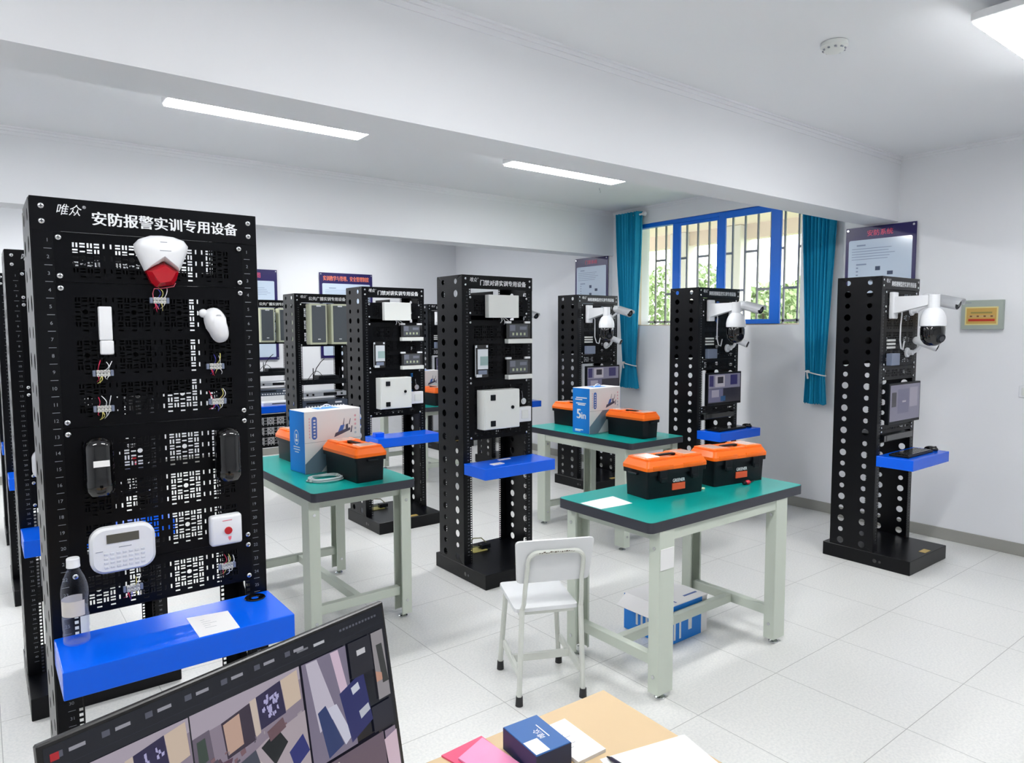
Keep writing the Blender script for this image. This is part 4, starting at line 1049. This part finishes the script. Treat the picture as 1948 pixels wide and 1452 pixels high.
def coil():
    t = thing('cable_coil', 'coil of grey-white cable lying on the left table', 'cable', (1.515, 3.69, TZ))
    b = MB(); pts = []
    for k in range(5*28+1):
        a = 2*PI*k/28; r = .078+.006*math.sin(a*.37)+.004*math.sin(a*1.3); pts.append((r*1.12*math.cos(a), r*math.sin(a), .006+.003*k/28+.002*math.sin(3*a)))
    b.tube(pts, .0038, 6); pts = [(-.06, .04, .012), (-.075, .0, .014), (-.1, -.02, .008), (-.105, .015, .006), (-.07, .055, .01)]; b.tube(pts, .0038, 6)
    put('cable', b.build('cable', mat('grey_cable', (196, 204, 206), .4), True), t)
    b = MB(); b.box((-.098, -.025, .002), (-.08, -.01, .014), .002, 1).box((.07, .01, .002), (.09, .024, .02), .002, 1); put('plug', b.build('plug', CLEARB), t)
coil()
t = thing('hand_tool', 'small red and black tool lying in front of the right toolbox on the near table', 'tool', (3.268, 2.155, TZ))
put('grip', MB().ball((0, 0, .013), .017, 16, (1.15, .8, .72)).build('grip', mat('red_plastic', (214, 44, 62), .35), True), t)
put('shaft', MB().ball((-.018, .006, .011), .015, 12, (1.2, .9, .7)).cyl((.012, .004, .009), (.1, .024, .006), .004, .003, 8).build('shaft', BODY, True), t)
b = MB(); b.box((-.014, -.008, 0), (.014, .008, .008), .002, 1); tag(put('eraser_scrap', b.build('eraser_scrap', mat('pale_green_scrap', (214, 226, 190), .6), False), None, (2.985, 2.235, TZ), (0, 0, .4)), 'small pale scrap between the two toolboxes on the near table', 'scrap')
# power adapters on rack bases
def adapter(x, y, label):
    t = thing('power_adapter', label, 'adapter', (x, y, .0985), 0, 'power adapters on rack bases')
    put('manual', cached('ad0', lambda: MB().box((-.06, -.045, 0), (.06, .045, .006), .001, 1).build('manual', mat('yellow_manual', (196, 186, 110), .6))), t)
    put('brick', cached('ad1', lambda: MB().box((.02, -.03, .006), (.1, .02, .04), .006, 2).build('brick', BODY)), t)
    put('cable', cached('ad2', lambda: MB().tube([(.02, 0, .02), (-.03, .01, .03), (-.06, 0, .06), (-.02, .02, .085), (.05, .02, .075), (.09, .0, .03)], .004, 8).build('cable', mat('olive_cable', (130, 130, 90), .5), True)), t)
adapter(2.76, 4.0, 'black power adapter with cable on the base of the middle intercom rack')
adapter(2.72, 5.5, 'black power adapter with cable on the base of the intercom rack behind the left table')

def bottle():
    t = thing('water_bottle', 'clear plastic water bottle with white cap on the blue shelf of the front rack', 'bottle', (.176, 2.182, .8232))
    prof = [(0, .004), (.016, .002), (.026, 0), (.031, .004), (.0325, .012), (.031, .02), (.0325, .028), (.031, .036), (.0325, .044), (.0325, .078), (.031, .081), (.031, .125), (.0325, .128), (.033, .145), (.031, .16), (.025, .182), (.017, .2), (.0135, .208), (.013, .216)]
    b = MB(); b.lathe(prof, n=28); put('shell', b.build('shell', PET, True), t)
    b = MB(); pr = [(0, .006), (.024, .004), (.029, .008), (.0305, .014), (.029, .02), (.0305, .028), (.029, .036), (.0305, .044), (.0305, .078), (.029, .082), (.029, .1), (0, .1)]; b.lathe(pr, n=28); put('water', b.build('water', WATER, True), t)
    b = MB(); b.lathe([(.0318, .082), (.0318, .124)], n=28)
    bmesh.ops.delete(b.bm, geom=[f for f in b.bm.faces if f.calc_center_median().x > .022], context='FACES')
    put('wrapper', b.build('wrapper', mat('bottle_label', (214, 208, 200), .3), True), t)
    b = MB(); b.lathe([(0, .2365), (.0145, .2365), (.016, .234), (.016, .217), (.0165, .216), (.0165, .211), (.0135, .211)], n=24); put('cap', b.build('cap', WHITEP, 30), t)
bottle()

# ------------------------------------------------------------------ foreground desk
def desk():
    t = thing('front_desk', 'tan-topped desk in the foreground carrying the monitor', 'desk', (1.23, 1.217, 0), math.radians(-2.2))
    b = MB(); b.box((-1.8, -.75, .725), (0, 0, .75), .002, 1); put('desktop', b.build('desktop', TAN), t)
    for x in (-1.76, -.04):
        b = MB(); b.box((x-.02, -.7, 0), (x+.02, -.05, .725), .002, 1); put('side_panel', b.build('side_panel', CARD), t)
    b = MB(); b.box((-1.74, -.12, .3), (-.06, -.1, .725)); put('modesty_panel', b.build('modesty_panel', CARD), t)
desk()
def monitor():
    a = math.atan2(.145, .522); tau = math.radians(10)
    t = thing('desk_monitor', 'large black computer monitor with a grid of camera views in the foreground', 'monitor', (.29, 1.09, .75), a)
    # local frame of the panel: origin at the middle of the top edge
    TL = Vector((.031, .955, 1.188)); TR = Vector((.553, 1.1, 1.188)); mid = (TL+TR)/2
    Mw = Matrix.Translation(Vector((.29, 1.09, .75))) @ Matrix.Rotation(a, 4, 'Z')
    X = Vector((math.cos(a), math.sin(a), 0)); n = Vector((math.sin(a), -math.cos(a), 0))
    dn = n*math.sin(tau)-Vector((0, 0, 1))*math.cos(tau); nn = X.cross(-dn); 
    P = Matrix(((X.x, -dn.x, nn.x, mid.x), (X.y, -dn.y, nn.y, mid.y), (X.z, -dn.z, nn.z, mid.z), (0, 0, 0, 1)))
    L = Mw.inverted() @ P                       # panel plane: x right, y up (top edge = 0), z out of the screen
    W, Hh = (TR-TL).length, .325
    def pb(): 
        b = MB(); b.box((-W/2, -Hh, -.012), (W/2, 0, 0), .002, 1, L); b.box((-W/2+.05, -Hh+.03, -.04), (W/2-.05, -.06, -.012), .01, 2, L); return b.build('casing', mat('monitor_black', (22, 22, 24), .35))
    cs = put('casing', pb(), t)
    b = MB(); S = L @ Matrix.Translation((0, 0, .0004))
    names = {}
    cols = []
    def c(rgb, e=.55):
        if rgb not in names: names[rgb] = len(cols); cols.append(mat('screen_%02x%02x%02x' % rgb, rgb, .12, emit=e))
        return names[rgb]
    lv = [0]
    def q(rgb, *pts):
        b.m(c(rgb)); lv[0] += 1; z = lv[0]*.000012
        b.poly([S @ Vector((-W/2+.006+u*(W-.012), -.006-v*(Hh-.02), z)) for u, v in pts])
    def r(rgb, u0, v0, u1, v1): q(rgb, (u0, v0), (u1, v0), (u1, v1), (u0, v1))
    r((20, 22, 32), 0, 0, 1, 1)
    for k in range(7): r((150, 150, 160), .02+.1*k+.03, .035, .02+.1*k+.065, .05); r((84, 86, 100), .02+.1*k, .03, .02+.1*k+.018, .055)
    r((180, 30, 40), .012, .03, .03, .06); r((40, 42, 58), 0, .09, 1, .092)
    for k in range(12): r((90, 92, 104), .82+.013*k, .035, .828+.013*k, .047)
    r((190, 192, 200), .72, .05, .76, .065); r((120, 122, 130), .66, .05, .70, .06)
    def room_view(u0, v0, u1, v1, s):
        T = lambda x, y: (u0+(u1-u0)*x, v0+(v1-v0)*y)
        Q = lambda rgb, *p: q(rgb, *[T(*z) for z in p])
        Q((142, 130, 146), (0, 0), (1, 0), (1, 1), (0, 1)); Q((174, 164, 178), (0, 0), (1, 0), (1, .12), (0, .2))
        Q((106, 96, 112), (0, .2), (.14, .18), (.16, .5), (0, .56)); Q((60, 74, 66), (.03, .24), (.1, .23), (.11, .42), (.03, .45)); Q((90, 70, 84), (0, .5), (.2, .46), (.26, .62), (0, .78))
        Q((60, 50, 66), (.24, .18), (.5, .12), (.52, .46), (.26, .5)); Q((196, 164, 148), (.255, .2), (.4, .165), (.41, .44), (.27, .47))
        Q((206, 190, 178), (.5, .11), (.56, .1), (.57, .42), (.52, .44)); Q((44, 38, 74), (.56, .1), (.8, .05), (.82, .36), (.575, .4))
        rnd = random.Random(s)
        for k in range(70):
            x, y = rnd.uniform(.02, .95), rnd.uniform(.42, .95); a, h = rnd.uniform(.01, .05), rnd.uniform(.01, .06); g = rnd.choice(((112, 102, 118), (84, 78, 92), (150, 138, 148), (60, 58, 70), (126, 96, 104), (166, 156, 164)))
            Q(g, (x, y), (x+a, y-a*.3), (x+a*1.1, y-a*.3+h), (x+a*.2, y+h))
        for k in range(26):
            x, y = rnd.uniform(.6, .77), rnd.uniform(.11, .31); y += (.68-x)*.22
            Q((176, 172, 214), (x, y), (x+rnd.uniform(.008, .03), y-.005), (x+.02, y+rnd.uniform(.02, .05)), (x, y+.03))
        Q((210, 190, 172), (.8, .05), (.97, .02), (.98, .3), (.82, .34))
        Q((176, 164, 172), (.1, .72), (.6, .5), (1, .42), (1, 1), (.1, 1)); Q((198, 186, 186), (.3, .7), (.5, .62), (.6, .75), (.36, .86))
        Q((26, 30, 34), (.55, .55), (.72, .46), (.8, .62), (.66, .76)); Q((72, 76, 90), (.36, .58), (.5, .54), (.54, .74), (.4, .82)); Q((44, 50, 120), (.8, .72), (.95, .62), (1, .8), (.84, .9)); Q((92, 66, 84), (.12, .5), (.3, .5), (.26, .62), (.14, .64)); Q((110, 84, 92), (.62, .44), (.78, .38), (.8, .48), (.64, .54))
    room_view(.325, .125, .66, .66, 2)
    room_view(.0, .125, .32, .66, 3); r((20, 22, 32), 0, .125, .07, .66); r((196, 168, 170), .075, .24, .14, .6)
    # right column of the grid
    r((126, 118, 140), .665, .125, .83, .66); q((196, 190, 206), (.68, .13), (.72, .13), (.77, .45), (.7, .5)); q((214, 190, 210), (.77, .13), (.8, .13), (.82, .36), (.79, .36)); q((44, 60, 110), (.7, .4), (.73, .38), (.78, .62), (.72, .65)); q((206, 206, 224), (.735, .4), (.77, .4), (.815, .6), (.785, .63)); q((40, 44, 104), (.785, .36), (.885, .3), (.9, .58), (.81, .64)); q((206, 210, 224), (.83, .36), (.86, .345), (.865, .385), (.835, .4)); q((190, 194, 206), (.85, .5), (.89, .48), (.895, .52), (.855, .545))
    r((36, 36, 46), .84, .125, .93, .32); r((200, 200, 206), .87, .18, .905, .21); r((150, 146, 150), .935, .125, .985, .5)
    q((60, 62, 62), (.95, .2), (.975, .2), (.985, .42), (.96, .42)); q((196, 150, 130), (.935, .34), (.96, .36), (.96, .4), (.935, .4)); r((38, 38, 52), .9, .52, .985, .66); r((140, 126, 146), .94, .68, .985, .99)
    # lower row
    room_view(.0, .67, .32, 1.1, 5); room_view(.325, .67, .66, 1.1, 6)
    q((46, 52, 120), (.4, .78), (.46, .76), (.46, 1), (.4, 1)); q((40, 46, 96), (.5, .72), (.64, .69), (.65, 1), (.5, 1)); q((214, 216, 226), (.555, .73), (.605, .72), (.61, .79), (.56, .8)); q((110, 140, 170), (.53, .82), (.56, .815), (.57, .86), (.54, .87))
    r((104, 90, 108), .665, .67, .93, 1); r((196, 184, 176), .668, .69, .75, .83); r((70, 62, 110), .675, .71, .72, .8); q((212, 186, 196), (.76, .85), (.79, .84), (.79, 1), (.76, 1)); q((222, 196, 206), (.82, .8), (.835, .8), (.84, 1), (.82, 1)); q((214, 190, 206), (.93, .72), (.985, .7), (.985, .98), (.94, 1)); q((196, 150, 160), (.68, .9), (.75, .86), (.75, .93), (.68, .98))
    put('screen', b.build('screen', cols, normals=False), cs)
    b = MB(); b.cyl((0, .0, .012), (0, -.02, .3), .022, .02, 18); b.box((-.03, -.06, .24), (.03, .0, .32), .006, 2); put('stand_neck', b.build('stand_neck', BODY), t)
    b = MB(); b.prism(rrect(.24, .18, .03, 5, 0, 0), lambda u, v: (u, v, 0), lambda u, v: (u, v, .012), .004); put('stand_base', b.build('stand_base', BODY), t)
monitor()
def desk_items():
    z = .75
    t = thing('card_box', 'small navy blue card box with white sticker on the tan desk', 'box', (.916, 1.107, z), math.radians(-4.2))
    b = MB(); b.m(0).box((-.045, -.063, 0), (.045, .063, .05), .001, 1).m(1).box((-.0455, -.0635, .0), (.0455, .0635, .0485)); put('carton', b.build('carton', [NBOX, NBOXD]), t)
    b = MB(); b.box((-.043, -.06, .05), (-.008, -.012, .0506)); put('sticker', b.build('sticker', PAPER), t)
    b = MB(); M = Matrix.Translation((.006, -.018, .0504)) @ Matrix.Rotation(PI/2, 4, 'Z'); 
    put_text(b, '唯众', M, .0, -.008, .034, .018); b.box((.018, -.02, .0502), (.0205, .03, .0505)); put('print', b.build('print', TITLE, normals=False), t)
    sheet('booklet', [(.968, 1.172), (1.053, 1.169), (1.045, 1.026), (.966, 1.028)], z, 'white booklet lying right of the navy box on the tan desk', PAPER, .008, 'booklet', lines=6)
    def sleeve(pts, zz, m, label):
        sheet('document_sleeve', pts, zz, label, m, .004, 'sleeve', group='pink sleeves')
    sleeve([(.752, 1.232), (.862, 1.238), (.868, 1.05), (.80, 1.0)], z, PINKD, 'deep pink plastic document sleeve, the lower one left of the navy box')
    sleeve([(.772, 1.196), (.856, 1.226), (.869, 1.06), (.85, .97), (.80, .99)], z+.0042, PINK, 'pale pink document sleeve on top of the deep pink one')
    sheet('paper_sheet', [(1.016, 1.015), (1.232, .962), (1.16, .66), (.94, .71)], z, 'large white paper sheet at the right end of the tan desk', lines=9)
    t = thing('ballpoint_pen', 'dark ballpoint pen lying on the paper sheet on the tan desk', 'pen', (1.03, 1.008, z+.006), math.radians(-88))
    b = MB(); b.cyl((.012, 0, 0), (.13, 0, 0), .0045, None, 10); put('barrel', b.build('barrel', mat('pen_body', (44, 40, 62), .3), True), t)
    b = MB(); b.cyl((0, 0, -.001), (.012, 0, 0), .001, .0042, 10); put('tip', b.build('tip', BODY, True), t)
desk_items()

# ------------------------------------------------------------------ posters and wall fittings
def poster(loc, rot, w, h, title, label, icons=True, tint=PINKT):
    t = thing('wall_poster', label, 'poster', loc, rot, 'framed posters')       # local: faces -y, origin at lower middle
    b = MB(); b.box((-w/2, -.008, 0), (w/2, 0, h), .002, 1); put('backing', b.build('backing', NAVY), t)
    hd = h*.115
    b = MB(); face_prism(b, rrect(w*.9, h-hd-h*.04, .015, 4, 0, (h-hd+h*.02)/2+.0), -.008, -.0095, .0005); put('panel', b.build('panel', BOARD), t)
    b = MB(); M = Matrix.Translation((0, -.0088, 0)) @ FRONT; put_text(b, title, M, 0, h-hd*.56, None if len(title) < 6 else w*.86, hd*.5, True, .014); put('title', b.build('title', tint, normals=False), t)
    b = MB(); rnd = random.Random(len(title)); y = -.0102; z = h-hd-h*.06
    Q = lambda x0, z0, x1, z1: b.poly([(x0, y, z0), (x1, y, z0), (x1, y, z1), (x0, y, z1)])
    Q(-w*.33, z-.01, -w*.2, z+.002); z -= .03
    for k in range(5): Q(-w*.4, z-.005, w*rnd.uniform(.1, .4), z); z -= .022
    z -= .02; Q(-w*.33, z-.01, -w*.18, z+.002); z -= .03
    if icons:
        for k in range(6): Q(-w*.33, z-.03*k-.008, -w*.30, z-.03*k+.004)
        b.m(1); Q(-w*.05, z-.03, w*.02, z+.004); Q(-w*.05, z-.12, w*.02, z-.09); Q(w*.12, z-.07, w*.2, z-.04)
    else:
        for k in range(9): Q(-w*.4, z-.03*k-.004, w*rnd.uniform(.0, .4), z-.03*k)
    put('body_print', b.build('body_print', [mat('faint_print', (140, 156, 186), .6), DARKT], normals=False), t)
    b = MB()
    for sx in (-1, 1):
        for zz in (.022, h-.022): b.cyl((sx*(w/2-.02), -.014, zz), (sx*(w/2-.02), -.008, zz), .009, None, 12)
    put('standoff', b.build('standoff', STEEL), t)
poster((5.985, 2.752, 1.67), -PI/2, .57, .855, '安防系统', 'navy-framed poster on the right wall behind the right camera rack')
poster((5.985, 6.175, 1.69), -PI/2, .567, .855, '门禁系统', 'narrow navy-framed poster on the right wall left of the window')
poster((4.185, 9.285, 1.28), 0, .80, 1.19, '实训教学与管理、安全管理制度', 'navy-framed poster on the back wall with a long orange title', False, ORT)
poster((2.80, 9.285, 1.28), 0, .80, 1.19, '广播系统图', 'navy-framed poster on the back wall just right of the large front rack', False)
def wall_fittings():
    t = thing('fire_alarm_panel', 'grey fire alarm display panel with an amber screen on the right wall', 'fire alarm panel', (5.998, 1.982, 1.662), -PI/2)
    b = MB(); b.box((-.137, -.04, 0), (.137, 0, .218), .004, 2); put('case', b.build('case', ALARMG), t)
    b = MB(); b.m(0).box((-.108, -.0415, .032), (.108, -.039, .168)).m(1).box((-.098, -.043, .042), (.098, -.041, .158)); b.m(2).box((-.085, -.0438, .06), (.088, -.043, .078)); b.m(3).box((-.085, -.0438, .09), (.088, -.043, .105))
    b.m(4)
    for k in range(4): b.box((-.075+k*.045, -.0442, .092), (-.06+k*.045, -.0438, .103))
    b.m(5).box((-.07, -.0438, .118), (.07, -.043, .13))
    put('screen', b.build('screen', [mat('pale_gold', (226, 214, 150), .4), AMBER, mat('alarm_red', (196, 60, 40), .5), mat('sand', (200, 170, 120), .5), mat('brown_print', (120, 80, 50), .5), mat('olive_print', (150, 140, 80), .5)]), t)
    b = MB(); b.box((-.115, -.0408, .196), (-.07, -.0398, .203)); put('name_print', b.build('name_print', GREYP), t)
    t = thing('wall_switch', 'white wall switch plate on the right wall at the right edge of the photo', 'switch', (5.999, 1.69, 1.21), -PI/2)
    b = MB(); b.box((-.043, -.01, -.043), (.043, 0, .043), .004, 2); put('plate', b.build('plate', WHITEP), t)
    b = MB(); b.box((-.025, -.014, -.028), (.025, -.009, .028), .003, 1); put('rocker', b.build('rocker', CREAM), t)
wall_fittings()
